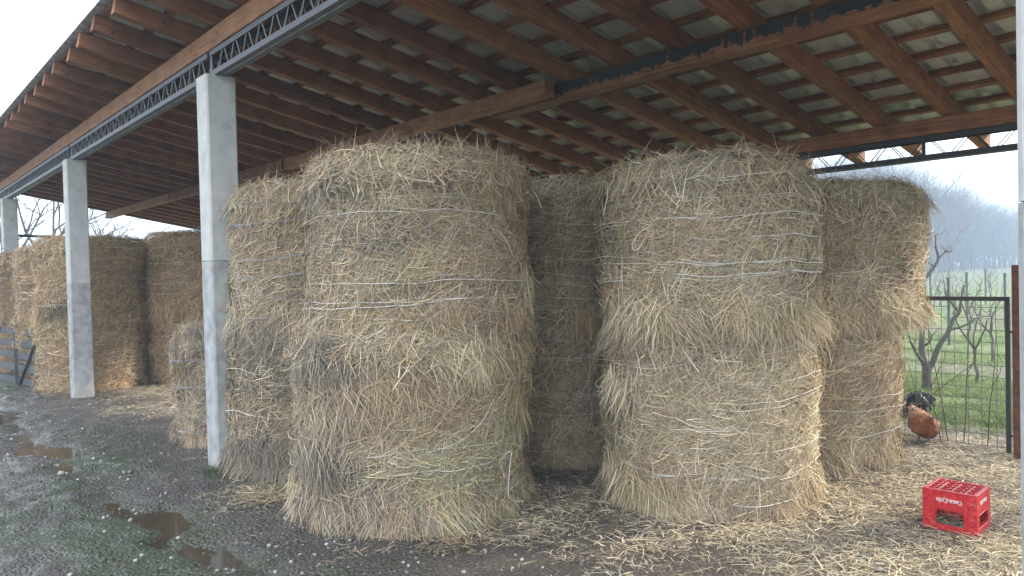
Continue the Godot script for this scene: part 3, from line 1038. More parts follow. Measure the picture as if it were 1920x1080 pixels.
# ---------------------------------------------------------------- gates, plank, crate
func build_wire_gate() -> void:
	var g := thing("wire_gate", "black tube framed gate of wire mesh before the green orchard", "gate", Vector3(4.72, 0, -1.77))
	var fz := -2.9
	for bar in [[Vector3(0, 0.02, 0), Vector3(0, 1.30, 0)], [Vector3(0, 1.30, 0.017), Vector3(0, 1.30, fz)], [Vector3(0, 0.02, fz), Vector3(0, 1.30, fz)]]:
		var m := MB.new()
		m.bar(bar[0], bar[1], 0.036, 0.036, Vector3.BACK if bar[0].x == bar[1].x and bar[0].z == bar[1].z else Vector3.UP, 0.006)
		put("frame_tube", m.mesh(), M.dark_steel, g)
	rng.seed = 33
	var k := 0
	var y := 0.05
	while y < 1.28:
		var m := MB.new()
		var pts := []
		for j in 9: pts.append(Vector3(0.01 + rng.randfn(0, 0.003), y + rng.randfn(0, 0.004), fz * j / 8.0))
		m.tube(pts, [0.0028], 4)
		put("wire", m.mesh(), M.wire, g)
		y += 0.098
	var z := -0.09
	while z > fz:
		var m := MB.new()
		var pts := []
		for j in 7: pts.append(Vector3(0.014 + rng.randfn(0, 0.002), 0.02 + 1.27 * j / 6.0, z + rng.randfn(0, 0.004)))
		m.tube(pts, [0.0028], 4)
		put("wire", m.mesh(), M.wire, g)
		z -= 0.104
	var m2 := MB.new()
	m2.tube([Vector3(0.02, 0.02, -1.05), Vector3(0.02, 0.75, -0.25)], [0.004], 5)
	put("brace_wire", m2.mesh(), M.wire, g)
	for h in [0.17, 1.03]:
		var m := MB.new()
		m.bar(Vector3(0, h, 0.016), Vector3(-0.12, h, 0.08), 0.02, 0.02, Vector3.UP, 0.002)
		put("hinge", m.mesh(), M.dark_steel, g)
	var p := thing("gate_post", "rusty brown steel post beside the wire gate", "post", Vector3(4.575, 0, -1.672))
	var a := MB.new()
	a.bar(Vector3(0, -0.2, 0), Vector3(0, 1.58, 0), 0.006, 0.065, Vector3.BACK, 0.001)
	put("web", a.mesh(), M.rust, p)
	for s in [-1, 1]:
		var f := MB.new()
		f.bar(Vector3(0.016, -0.2, s * 0.031), Vector3(0.016, 1.58, s * 0.031), 0.026, 0.005, Vector3.BACK, 0.001)
		put("flange", f.mesh(), M.rust, p)
	# thin stems leaning in the mesh
	var stems := [[-0.16, 0.02, -0.08, 1.05], [-0.44, 0.05, -0.62, 1.15], [-0.50, 0.02, -0.66, 0.95], [-0.58, 0.0, -0.80, 0.8], [-0.33, 0.0, -0.28, 1.2]]
	for s in stems:
		var t := thing("dry_stem", "thin bare stem leaning behind the wire gate mesh", "stem", Vector3(4.80, 0, -1.80 + s[0]), "dry stems behind the gate")
		var sm := MB.new()
		var pts := []
		for j in 8:
			var f := j / 7.0
			pts.append(Vector3(0.02 * f + rng.randfn(0, 0.004), -0.05 + s[3] * f, (s[2] - s[0]) * f + rng.randfn(0, 0.004)))
		sm.tube(pts, [0.005, 0.005, 0.0045, 0.004, 0.0037, 0.0033, 0.003, 0.002], 5)
		put("stem", sm.mesh(), M.dark_bark, t)
		var tw := MB.new()
		tw.tube([pts[4], pts[4] + Vector3(0.02, 0.12, 0.05), pts[4] + Vector3(0.02, 0.22, 0.07)], [0.003, 0.0025, 0.0015], 4)
		put("twig", tw.mesh(), M.dark_bark, t)

func build_wooden_gate() -> void:
	var p0 := Vector3(-0.30, 0, -13.45)
	var p1 := Vector3(-0.62, 0, -15.75)
	var g := thing("wooden_gate", "weathered grey plank gate leaning before the far hay bales", "gate", p0)
	var d := p1 - p0
	var lean := Vector3(0.16, 0.86, 0.0)
	var out := Vector3(-0.02, 0.003, 0.0)
	for i in 5:
		var f := 0.07 + i * 0.225
		var m := MB.new()
		m.bar(lean * f + d.normalized() * -0.06 + Vector3(0, 0.01 * (i % 2), 0), lean * f + d + Vector3(0, 0.01 * (i % 3), 0), 0.022, 0.105, lean.normalized(), 0.003, Vector2(i * 0.7, i * 0.17))
		put("board", m.mesh(), M.grey_wood, g)
	for q in [[Vector3(0.0, 0, 0), 0.0, 0.0], [Vector3.ZERO, 0.97, 0.97], [Vector3.ZERO, 0.30, 0.08], [Vector3.ZERO, 0.36, 0.62]]:
		var m := MB.new()
		var a: Vector3 = d * q[1] + out * 1.6 + lean * 0.01
		var b: Vector3 = d * q[2] + out * 1.6 + lean * 1.04
		m.bar(a, b, 0.022, 0.055, Vector3(-1, 0, 0.2), 0.003, Vector2(q[1], 0.4))
		put("upright" if q[1] == q[2] else "brace", m.mesh(), M.grey_wood, g)
	var pl := thing("fallen_plank", "rounded grey plank propped low against the end of the wooden gate", "plank", Vector3(-0.26, 0, -13.25))
	var m2 := MB.new()
	m2.bar(Vector3(0, 0.05, 0.10), Vector3(0.10, 0.55, -0.24), 0.05, 0.11, Vector3(-1, 0.2, 0), 0.014)
	put("board", m2.mesh(), M.grey_wood, pl)

func build_plank() -> void:
	var p := thing("leaning_plank", "narrow brown board leaning between the near column and the banded bale", "plank", Vector3(0.0, 0, -6.2))
	var m := MB.new()
	m.bar(Vector3(-0.03, 0.0, 0.10), Vector3(0.14, 0.62, 0.05), 0.022, 0.075, Vector3(-0.3, 0, 1), 0.003)
	put("board", m.mesh(), M.grey_wood, p)

func build_crate() -> void:
	var W := 0.29
	var D := 0.285
	var H := 0.236
	var c := thing("bottle_crate", "red plastic bottle crate upside down on loose straw", "crate", Vector3(2.415, 0.002, -1.36))
	# local x runs along the lettered long face seen square on (towards the stacks), local z into the crate
	var ax := Vector3(-0.03, 0, -0.99955)
	c.transform.basis = Basis(ax, Vector3.UP, ax.cross(Vector3.UP))
	var zi := 1.0 if ax.cross(Vector3.UP).dot(Vector3(1, 0, 0)) > 0 else -1.0
	var T := 0.008
	# corner posts: an angle of two plates
	for cx in [0, 1]:
		for czz in [0, 1]:
			var m := MB.new()
			var x0: float = 0.0 if cx == 0 else W
			var z0: float = 0.0 if czz == 0 else D * zi
			var sx := 1.0 if cx == 0 else -1.0
			var sz := zi if czz == 0 else -zi
			m.bar(Vector3(x0 + sx * 0.035, 0, z0 + sz * T * 0.5), Vector3(x0 + sx * 0.035, H, z0 + sz * T * 0.5), 0.070, T, Vector3.BACK, 0.002)
			m.bar(Vector3(x0 + sx * T * 0.5, 0, z0 + sz * 0.030), Vector3(x0 + sx * T * 0.5, H, z0 + sz * 0.030), T, 0.046, Vector3.BACK, 0.002)
			put("corner_post", m.mesh(), M.crate, c)
			for h in [0.06, 0.18]:
				var b := MB.new()
				b.tube([Vector3(x0 + sx * 0.022, h, z0 - sz * 0.0006), Vector3(x0 + sx * 0.022, h, z0 + sz * 0.003)], [0.0045], 8)
				var e := b.vert(Vector3(x0 + sx * 0.022, h, z0 - sz * 0.0006), Vector3(0, 0, -sz))
				for j in 8: b.face(e, j, j + 1)
				put("rivet_hole", b.mesh(), M.dark_steel, c)
	for s in [0, 1]:
		var z0: float = T * 0.5 * zi + 0.0025 * zi if s == 0 else (D - T * 0.5 - 0.0025) * zi
		var x0: float = T * 0.5 + 0.0025 if s == 0 else W - T * 0.5 - 0.0025
		for q in [[0.128, 0.236, "side_panel"], [0.004, 0.042, "lower_rail"]]:
			var m := MB.new()
			m.bar(Vector3(0.068, (q[0] + q[1]) * 0.5, z0), Vector3(W - 0.068, (q[0] + q[1]) * 0.5, z0), T, q[1] - q[0], Vector3.UP, 0.0015)
			put(q[2], m.mesh(), M.crate, c)
			var m3 := MB.new()
			m3.bar(Vector3(x0, (q[0] + q[1]) * 0.5, 0.05 * zi), Vector3(x0, (q[0] + q[1]) * 0.5, (D - 0.05) * zi), T, q[1] - q[0], Vector3.UP, 0.0015)
			put(q[2], m3.mesh(), M.crate, c)
		for lip in [0.125, 0.045]:
			var m4 := MB.new()
			m4.bar(Vector3(x0, lip, 0.03 * zi), Vector3(x0, lip, (D - 0.03) * zi), 0.02, 0.006, Vector3.UP, 0.0015)
			put("rib", m4.mesh(), M.crate, c)
	# the crate's bottom, which faces up: rim, bars and bottle rings
	for q in [[Vector3(0.002, H + 0.004, 0.012 * zi), Vector3(W - 0.002, H + 0.004, 0.012 * zi)], [Vector3(0.002, H + 0.004, (D - 0.012) * zi), Vector3(W - 0.002, H + 0.004, (D - 0.012) * zi)], [Vector3(0.012, H + 0.0035, 0.024 * zi), Vector3(0.012, H + 0.0035, (D - 0.024) * zi)], [Vector3(W - 0.012, H + 0.0035, 0.024 * zi), Vector3(W - 0.012, H + 0.0035, (D - 0.024) * zi)]]:
		var m := MB.new()
		m.bar(q[0], q[1], 0.022, 0.010, Vector3.UP, 0.002)
		put("rim", m.mesh(), M.crate, c)
	for i in 3:
		var m := MB.new()
		var x := W * (i + 1) / 4.0
		m.bar(Vector3(x, H - 0.004, 0.02 * zi), Vector3(x, H - 0.004, (D - 0.02) * zi), 0.012, 0.014, Vector3.UP, 0.002)
		put("floor_bar", m.mesh(), M.crate, c)
	for i in 4:
		var m := MB.new()
		var z := D * (i + 1) / 5.0 * zi
		m.bar(Vector3(0.02, H - 0.0035, z), Vector3(W - 0.02, H - 0.0035, z), 0.012, 0.012, Vector3.UP, 0.002)
		put("floor_bar", m.mesh(), M.crate, c)
	for i in 4:
		for j in 5:
			var m := MB.new()
			var o := Vector3(W * (i + 0.5) / 4.0, H + 0.002, D * (j + 0.5) / 5.0 * zi)
			var pts := []
			for k in 13: pts.append(o + Vector3(cos(TAU * k / 12.0) * 0.022, 0.003, sin(TAU * k / 12.0) * 0.022))
			m.tube(pts, [0.005], 5)
			put("bottle_ring", m.mesh(), M.crate, c)
	# inner walls between the bottles
	for i in 3:
		var m := MB.new()
		var x := W * (i + 1) / 4.0
		m.bar(Vector3(x, 0.17, 0.01 * zi), Vector3(x, 0.17, (D - 0.01) * zi), 0.004, 0.13, Vector3.UP, 0.001)
		put("divider", m.mesh(), M.crate, c)
	for i in 4:
		var m := MB.new()
		var z := D * (i + 1) / 5.0 * zi
		m.bar(Vector3(0.01, 0.168, z), Vector3(W - 0.01, 0.168, z), 0.004, 0.13, Vector3.UP, 0.001)
		put("divider", m.mesh(), M.crate, c)
	# lettering, upside down as the crate is
	for s in 2:
		var tm := TextMesh.new()
		tm.text = "Coca-Cola"
		var f := SystemFont.new()
		f.font_names = PackedStringArray(["Droid Serif"])
		f.font_italic = true
		f.font_weight = 700
		tm.font = f
		tm.font_size = 32
		tm.pixel_size = 0.00088
		tm.depth = 0.002
		var face_n := Vector3(0, 0, -zi) if s == 0 else Vector3(-1, 0, 0)
		var upv := Vector3.DOWN
		var right := upv.cross(face_n)
		var at := Vector3(W * 0.5, 0.187, 0.0018 * zi) if s == 0 else Vector3(0.0018, 0.187, D * 0.5 * zi)
		var lt := put("lettering", tm, M.print, c, Transform3D(Basis(right, upv * 1.15, face_n), at))
		lt.set_meta("label", "white slanted lettering, upside down")
		var sw := MB.new()
		var pts := []
		for k in 13:
			var t := k / 12.0
			pts.append(at + right * (-0.062 + 0.10 * t) + upv * (-0.0115 + 0.006 * sin(t * PI * 1.6)) + face_n * 0.001)
		sw.tube(pts, [0.0006, 0.0016, 0.0018, 0.0018, 0.0017, 0.0016, 0.0015, 0.0014, 0.0012, 0.0012, 0.001, 0.0008, 0.0004], 5)
		put("swash", sw.mesh(), M.print, c)

# ---------------------------------------------------------------- poultry: a smooth field of tapered capsules, meshed as surface nets
func body_mesh(caps: Array, cell: float, k: float) -> ArrayMesh:
	var lo := Vector3.ONE * 9.0
	var hi := -lo
	for c in caps:
		var rr: float = maxf(c[2], c[3]) + 0.02
		for q in 2:
			lo = lo.min((c[q] as Vector3) - Vector3.ONE * rr); hi = hi.max((c[q] as Vector3) + Vector3.ONE * rr)
	var nx := int((hi.x - lo.x) / cell) + 2
	var ny := int((hi.y - lo.y) / cell) + 2
	var nz := int((hi.z - lo.z) / cell) + 2
	var f := PackedFloat32Array()
	f.resize(nx * ny * nz)
	for z in nz:
		for y in ny:
			for x in nx:
				f[(z * ny + y) * nx + x] = field(lo + Vector3(x, y, z) * cell, caps, k)
	var mb := MB.new()
	var at := {}
	for z in nz - 1:
		for y in ny - 1:
			for x in nx - 1:
				var inside := 0
				var s := Vector3.ZERO
				var cnt := 0
				for e in 8:
					if f[((z + (e >> 2)) * ny + y + ((e >> 1) & 1)) * nx + x + (e & 1)] < 0.0: inside += 1
				if inside == 0 or inside == 8: continue
				for e in 8:
					for ax in 3:
						if e & (1 << ax): continue
						var e2 := e | (1 << ax)
						var a := f[((z + (e >> 2)) * ny + y + ((e >> 1) & 1)) * nx + x + (e & 1)]
						var b := f[((z + (e2 >> 2)) * ny + y + ((e2 >> 1) & 1)) * nx + x + (e2 & 1)]
						if (a < 0.0) != (b < 0.0):
							var t := a / (a - b)
							s += Vector3(e & 1, (e >> 1) & 1, e >> 2).lerp(Vector3(e2 & 1, (e2 >> 1) & 1, e2 >> 2), t)
							cnt += 1
				var p := lo + (Vector3(x, y, z) + s / cnt) * cell
				var h := 0.004
				var nn := Vector3(field(p + Vector3(h, 0, 0), caps, k) - field(p - Vector3(h, 0, 0), caps, k), field(p + Vector3(0, h, 0), caps, k) - field(p - Vector3(0, h, 0), caps, k), field(p + Vector3(0, 0, h), caps, k) - field(p - Vector3(0, 0, h), caps, k)).normalized()
				var col := Color(0, 0, 0)
				var ws := 0.0
				for c in caps:
					var w := exp(-maxf(seg(p, c), 0.0) / 0.008)
					col += (c[4] as Color) * w
					ws += w
				col = col / ws
				var nse := fine.get_noise_3dv(p * 60.0)
				col = col * (1.0 + nse * 0.7)
				at[(z * ny + y) * nx + x] = mb.vert(p, nn, Vector2.ZERO, col)
	for z in range(1, nz - 1):
		for y in range(1, ny - 1):
			for x in range(1, nx - 1):
				var a := f[(z * ny + y) * nx + x]
				for ax in 3:
					var q: int = [1, nx, nx * ny][ax]
					var b := f[(z * ny + y) * nx + x + q]
					if (a < 0.0) == (b < 0.0): continue
					var u: int = [nx, nx * ny, 1][ax]
					var w: int = [nx * ny, 1, nx][ax]
					var i := (z * ny + y) * nx + x
					if at.has(i) and at.has(i - u) and at.has(i - w) and at.has(i - u - w):
						mb.face(at[i], at[i - u], at[i - u - w]); mb.face(at[i], at[i - u - w], at[i - w])
	return mb.mesh()

func seg(p: Vector3, c: Array) -> float:
	var a: Vector3 = c[0]
	var ab: Vector3 = c[1] - a
	var t := clampf((p - a).dot(ab) / maxf(ab.length_squared(), 1e-8), 0.0, 1.0)
	return p.distance_to(a + ab * t) - lerpf(c[2], c[3], t)

func field(p: Vector3, caps: Array, k: float) -> float:
	var s := 0.0
	for c in caps: s += exp(-seg(p, c) / k)
	return -k * log(maxf(s, 1e-30))

func feathers(body: ArrayMesh, count: int, length: float, width: float) -> ArrayMesh:
	var a := body.surface_get_arrays(0)
	var v: PackedVector3Array = a[Mesh.ARRAY_VERTEX]
	var n: PackedVector3Array = a[Mesh.ARRAY_NORMAL]
	var c: PackedColorArray = a[Mesh.ARRAY_COLOR]
	var out := Hay.new()
	rng.seed = count
	for i in count:
		var k := rng.randi() % v.size()
		var d := (Vector3(0.25, -0.55, 0.8) - n[k] * n[k].dot(Vector3(0.25, -0.55, 0.8))).normalized() + n[k] * 0.12
		out.stalk(v[k] + n[k] * 0.001, d, length * rng.randf_range(0.6, 1.2), width, -n[k] * 0.5, c[k] * rng.randf_range(0.7, 1.45), n[k])
	return out.mesh()

func build_poultry() -> void:
	# hen: seen from behind, head stretched forward to the rooster
	var h := thing("hen", "russet hen with pale neck seen from behind outside the wire gate", "hen", Vector3(4.80, 0.0, -2.45))
	var rufous := Color(0.26, 0.085, 0.033)
	var buff := Color(0.46, 0.24, 0.12)
	var pale := Color(0.66, 0.43, 0.32)
	# local x: towards image right, local z: towards the camera
	var cam := Vector3(EYE.x - 4.93, 0, EYE.z + 2.44).normalized()
	h.transform.basis = Basis(Vector3.UP.cross(cam).normalized(), Vector3.UP, cam)
	var hen := [[Vector3(0.0, 0.155, 0.02), Vector3(-0.03, 0.175, -0.11), 0.098, 0.085, rufous], [Vector3(0.02, 0.13, 0.03), Vector3(0.03, 0.11, 0.02), 0.085, 0.08, rufous * 0.8],
		[Vector3(-0.03, 0.20, 0.03), Vector3(-0.055, 0.22, -0.08), 0.06, 0.055, buff], [Vector3(0.03, 0.17, 0.08), Vector3(0.06, 0.225, 0.13), 0.05, 0.018, rufous * 0.75], [Vector3(-0.075, 0.15, -0.02), Vector3(-0.06, 0.12, 0.06), 0.055, 0.04, buff * 0.8], [Vector3(0.075, 0.15, -0.02), Vector3(0.065, 0.12, 0.06), 0.055, 0.04, rufous],
		[Vector3(-0.06, 0.22, -0.06), Vector3(-0.085, 0.255, -0.08), 0.045, 0.032, pale], [Vector3(-0.085, 0.255, -0.08), Vector3(-0.10, 0.275, -0.10), 0.030, 0.022, pale]]
	var hm := body_mesh(hen, 0.011, 0.012)
	put("feathered_body", hm, M.plume, h)
	put("feathers", feathers(hm, 900, 0.032, 0.014), M.plume, h).set_meta("kind", "stuff")
	var lg := MB.new()
	lg.tube([Vector3(-0.105, 0.28, -0.115), Vector3(-0.12, 0.272, -0.145)], [0.008, 0.001], 5)
	put("beak", lg.mesh(), M.twine, h)
	var cb := MB.new()
	cb.blob(Vector3(-0.10, 0.30, -0.10), Vector3(0.005, 0.014, 0.02), fine, 0.3)
	put("comb", cb.mesh(), M.crate, h)
	for s in [-0.035, 0.035]:
		var l := MB.new()
		l.tube([Vector3(s, 0.10, 0.0), Vector3(s, 0.045, 0.015), Vector3(s, 0.002, 0.0)], [0.014, 0.007, 0.006], 6)
		for a in [-0.5, 0.0, 0.5]: l.tube([Vector3(s, 0.004, 0.0), Vector3(s + sin(a) * 0.04, 0.003, -cos(a) * 0.04)], [0.005, 0.002], 5)
		put("leg", l.mesh(), M.rust, h)
	var r := thing("rooster", "black rooster with arched glossy tail half hidden by the bale at the gate", "rooster", Vector3(5.06, 0.0, -2.66))
	r.transform.basis = h.transform.basis
	var ink := Color(0.012, 0.013, 0.016)
	var teal := Color(0.016, 0.026, 0.036)
	var ro := [[Vector3(-0.15, 0.22, 0.0), Vector3(-0.01, 0.26, 0.0), 0.095, 0.085, ink], [Vector3(-0.15, 0.22, 0.0), Vector3(-0.20, 0.12, 0.0), 0.09, 0.06, ink],
		[Vector3(-0.20, 0.26, 0.0), Vector3(-0.27, 0.38, 0.0), 0.065, 0.035, ink], [Vector3(-0.27, 0.38, 0.0), Vector3(-0.30, 0.40, 0.0), 0.032, 0.028, ink],
		[Vector3(0.0, 0.29, 0.0), Vector3(0.06, 0.33, 0.0), 0.07, 0.06, teal], [Vector3(0.06, 0.33, 0.0), Vector3(0.105, 0.30, 0.0), 0.055, 0.04, teal], [Vector3(0.10, 0.30, 0.0), Vector3(0.12, 0.23, 0.0), 0.038, 0.015, teal]]
	var rm := body_mesh(ro, 0.013, 0.012)
	put("feathered_body", rm, M.gloss_plume, r)
	put("feathers", feathers(rm, 700, 0.04, 0.016), M.gloss_plume, r).set_meta("kind", "stuff")
	rng.seed = 70
	for i in 9:
		var fm := MB.new()
		fm.stalk(Vector3(0.02, 0.31, rng.randfn(0, 0.03)), Vector3(0.55, 1.0 - i * 0.08, rng.randfn(0, 0.15)), 0.19 + rng.randf() * 0.05, 0.05, Vector3(0.8, -2.3 - i * 0.1, 0), 6, teal * rng.randf_range(0.8, 2.0), Vector3(0, 0.3, 1))
		put("tail_feather", fm.mesh(), M.gloss_plume, r)
	var cm := MB.new()
	for i in 5: cm.blob(Vector3(-0.315 + i * 0.013, 0.43 + 0.012 * sin(i * 0.8), 0.0), Vector3(0.008, 0.02, 0.004), fine, 0.2)
	put("comb", cm.mesh(), M.crate, r)
	var wt := MB.new()
	wt.blob(Vector3(-0.31, 0.36, 0.01), Vector3(0.012, 0.024, 0.006), fine, 0.2)
	put("wattle", wt.mesh(), M.crate, r)
	var bk := MB.new()
	bk.tube([Vector3(-0.32, 0.40, 0), Vector3(-0.36, 0.39, 0)], [0.010, 0.001], 5)
	put("beak", bk.mesh(), M.twine, r)
	for s in [-0.04, 0.04]:
		var l := MB.new()
		l.tube([Vector3(-0.11, 0.15, s), Vector3(-0.09, 0.07, s), Vector3(-0.12, 0.003, s)], [0.02, 0.008, 0.007], 6)
		for a in [-0.5, 0.0, 0.5]: l.tube([Vector3(-0.12, 0.005, s), Vector3(-0.12 - cos(a) * 0.05, 0.003, s + sin(a) * 0.05)], [0.006, 0.002], 5)
		put("leg", l.mesh(), M.rust, r)

# ---------------------------------------------------------------- trees
func grow(mb: MB, p: Vector3, d: Vector3, length: float, rad: float, depth: int, r: RandomNumberGenerator, spread: float, lift: float, kids: int) -> void:
	var pts := [p]
	var rads := [rad]
	var segs := 4 if depth > 1 else 3
	var q := p
	var dd := d
	for i in segs:
		dd = (dd + Vector3(r.randfn(0, 0.17), r.randfn(lift, 0.12), r.randfn(0, 0.17))).normalized()
		q += dd * length / segs
		pts.append(q)
		rads.append(lerpf(rad, rad * 0.55, float(i + 1) / segs))
	mb.tube(pts, rads, 6 if depth > 3 else (4 if depth > 1 else 3))
	if depth == 0: return
	for i in kids:
		var f := r.randf_range(0.35, 1.0) if i < kids - 1 else 1.0
		var k := clampi(int(f * segs), 1, segs)
		var side := Vector3(r.randfn(), r.randfn() * 0.6, r.randfn()).normalized()
		var nd := (dd * (1.0 - spread * 0.5) + side * spread).normalized()
		grow(mb, pts[k], nd, length * r.randf_range(0.55, 0.82), rads[k] * r.randf_range(0.55, 0.8), depth - 1, r, spread, lift, kids)

func bare_tree(seed_value: int, h: float, rad: float, depth: int, spread: float, kids: int, lift := 0.05) -> Array:
	var r := RandomNumberGenerator.new()
	r.seed = seed_value
	var t := MB.new()
	var pts := [Vector3(0, -0.2, 0)]
	var rads := [rad * 1.25]
	var th := h * 0.28
	for i in 4:
		pts.append(Vector3(r.randfn(0, 0.012) * h, th * (i + 1) / 4.0, r.randfn(0, 0.012) * h))
		rads.append(rad * (1.0 - 0.08 * i))
	t.tube(pts, rads, 8)
	var c := MB.new()
	for i in kids + 1:
		var a := TAU * i / (kids + 1) + r.randf()
		var d := Vector3(cos(a) * spread * 0.9, 1.0, sin(a) * spread * 0.9) if i > 0 else Vector3(r.randfn(0, 0.1), 1, r.randfn(0, 0.1))
		grow(c, pts[4] - Vector3(0, r.randf() * th * 0.25, 0), d.normalized(), h * 0.30, rad * 0.62, depth, r, spread, lift, kids)
	return [t.mesh(), c.mesh()]

func plant(called: String, label: String, at: Vector3, kit: Array, mat: Material, scale_by := 1.0, turn := 0.0, group := "") -> void:
	var t := thing(called, label, "tree", at, group)
	t.rotation.y = turn
	t.scale = Vector3.ONE * scale_by
	put("trunk", kit[0], mat, t)
	put("crown", kit[1], mat, t)

func dir_at(deg: float, dist: float) -> Vector3:
	var a := deg_to_rad(deg)
	var p := EYE + Vector3(sin(a), 0, -cos(a)) * dist
	return Vector3(p.x, land(p.x, p.z), p.z)

func build_trees() -> void:
	# the pruned tree behind the mesh, limb by limb: x runs across the view, y up
	var t := thing("fruit_tree", "pruned bare fruit tree with forked trunk close behind the wire gate", "tree", Vector3(7.82, land(7.82, -3.43), -3.43), "bare fruit trees of the orchard")
	t.transform.basis = Basis(Vector3(0.743, 0, 0.669), Vector3.UP, Vector3(-0.669, 0, 0.743))
	var tr := MB.new()
	tr.tube(smooth_line([Vector3(0, -0.1, 0), Vector3(0.0, 0.06, 0), Vector3(-0.005, 0.2, 0), Vector3(0.0, 0.32, 0)], 3), [0.085, 0.08, 0.075, 0.068, 0.064, 0.062, 0.06, 0.06, 0.06, 0.06], 9)
	put("trunk", tr.mesh(), M.bark, t)
	var limbs := [
		[[Vector3(0.01, 0.27, 0), Vector3(0.06, 0.36, 0.02), Vector3(0.13, 0.58, 0.05), Vector3(0.23, 0.75, 0.08), Vector3(0.29, 0.91, 0.08), Vector3(0.36, 1.0, 0.1), Vector3(0.39, 1.18, 0.1), Vector3(0.44, 1.34, 0.08)], 0.042, 0.012],
		[[Vector3(0.25, 0.78, 0.08), Vector3(0.42, 0.83, 0.1), Vector3(0.55, 0.91, 0.1), Vector3(0.68, 0.94, 0.05), Vector3(0.84, 0.93, 0.0)], 0.018, 0.006],
		[[Vector3(0.36, 1.0, 0.1), Vector3(0.28, 1.09, 0.12), Vector3(0.2, 1.2, 0.1), Vector3(0.17, 1.32, 0.12)], 0.014, 0.004],
		[[Vector3(-0.01, 0.27, 0), Vector3(-0.06, 0.37, 0.0), Vector3(-0.16, 0.49, 0.05), Vector3(-0.23, 0.63, 0.05), Vector3(-0.26, 0.72, 0.05)], 0.028, 0.008],
		[[Vector3(-0.01, 0.28, 0), Vector3(-0.03, 0.45, -0.05), Vector3(-0.02, 0.62, -0.08), Vector3(0.01, 0.9, -0.1), Vector3(0.02, 1.25, -0.15), Vector3(0.07, 1.42, -0.15), Vector3(0.19, 1.58, -0.15), Vector3(0.25, 1.70, -0.15), Vector3(0.22, 1.84, -0.15), Vector3(0.22, 2.0, -0.15)], 0.045, 0.009],
		[[Vector3(0.24, 1.68, -0.15), Vector3(0.31, 1.76, -0.12), Vector3(0.40, 1.78, -0.1)], 0.012, 0.004],
		[[Vector3(0.19, 1.58, -0.15), Vector3(0.10, 1.66, -0.15), Vector3(-0.04, 1.72, -0.15), Vector3(-0.1, 1.84, -0.15)], 0.012, 0.004],
		[[Vector3(-0.02, 0.56, -0.07), Vector3(0.05, 0.62, -0.02), Vector3(0.07, 0.72, 0.0)], 0.02, 0.006]]
	var tw := RandomNumberGenerator.new()
	tw.seed = 12
	for l in limbs:
		var m := MB.new()
		var pts := smooth_line(l[0], 4)
		var rads := []
		for i in pts.size(): rads.append(lerpf(l[1], l[2], float(i) / (pts.size() - 1)))
		m.tube(pts, rads, 7)
		for i in 7:
			var k := tw.randi_range(pts.size() / 3, pts.size() - 1)
			var e: Vector3 = pts[k]
			var d := Vector3(tw.randfn(0, 0.6), tw.randf_range(0.0, 1.0), tw.randfn(0, 0.6)).normalized()
			m.tube([e, e + d * 0.06, e + (d + Vector3(0, 0.4, 0)).normalized() * tw.randf_range(0.09, 0.22)], [0.005, 0.004, 0.0018], 4)
		put("limb", m.mesh(), M.bark, t)
	# the rest of the orchard in rows
	var kits := []
	for k in 5: kits.append(bare_tree(900 + k, 1.9, 0.024, 6, 0.62, 2, 0.07))
	rng.seed = 44
	var second := Vector3(8.70, land(8.7, -3.15), -3.15)
	plant("fruit_tree", "slender leaning bare fruit tree next to the forked one behind the gate", second, kits[1], M.bark, 0.95, 0.7, "bare fruit trees of the orchard")
	for row in 7:
		for k in 9:
			var p := Vector3(11.0 + row * 4.2 + rng.randfn(0, 0.2), 0, -1.2 - k * 2.6 + row * 1.1 + rng.randfn(0, 0.25))
			var to := p - EYE
			var deg := rad_to_deg(atan2(to.x, -to.z))
			if deg < 66.0 or deg > 80.0: continue
			p.y = land(p.x, p.z)
			plant("fruit_tree", "small bare pruned fruit tree standing in an orchard row", p, kits[(row * 3 + k) % 5], M.bark, rng.randf_range(0.75, 1.1), rng.randf() * TAU, "bare fruit trees of the orchard")
	# orchard stakes
	var sm := MB.new()
	sm.bar(Vector3(0, -0.1, 0), Vector3(0, 1.35, 0), 0.05, 0.05, Vector3.BACK, 0.008)
	var smesh := sm.mesh()
	for k in 12:
		var p := dir_at(67.5 + k * 1.05, 17.0 + (k * 7 % 5) * 4.0)
		var s := put("orchard_stake", smesh, M.grey_wood, self, Transform3D(Basis(Vector3.UP, k), p))
		tag(s, "grey wooden stake among the bare orchard trees", "stake", "orchard stakes")
	# misty wood on the rise beyond
	var woods := []
	for k in 5: woods.append(bare_tree(700 + k * 3, 10.0, 0.12, 5, 0.55, 3, 0.09))
	for k in 5:
		var xf := []
		var cl := []
		for i in 85:
			var deg := rng.randf_range(62.0, 86.0)
			var near := lerpf(96.0, 150.0, clampf((deg - 70.0) / 8.0, -0.2, 1.3))
			var p := dir_at(deg, near + rng.randf() * 60.0)
			var s := rng.randf_range(1.05, 1.5) * lerpf(1.18, 0.85, clampf((deg - 70.0) / 7.0, 0.0, 1.0))
			xf.append(Transform3D(Basis(Vector3.UP, rng.randf() * TAU).scaled(Vector3(s, s, s)), p))
			cl.append(Color.WHITE)
		var w := many("far_wood", woods[k][1], M.dark_bark, self, xf, cl)
		tag(w, "hazy mass of bare trees on the rise beyond the orchard", "wood", "hazy wood beyond the orchard", "stuff")
		var w2 := many("far_wood", woods[k][0], M.dark_bark, self, xf, cl)
		tag(w2, "hazy mass of bare trees on the rise beyond the orchard", "wood", "hazy wood beyond the orchard", "stuff")
	var scrub := bare_tree(790, 5.0, 0.06, 5, 0.8, 3, 0.04)
	var bx := []
	var bc := []
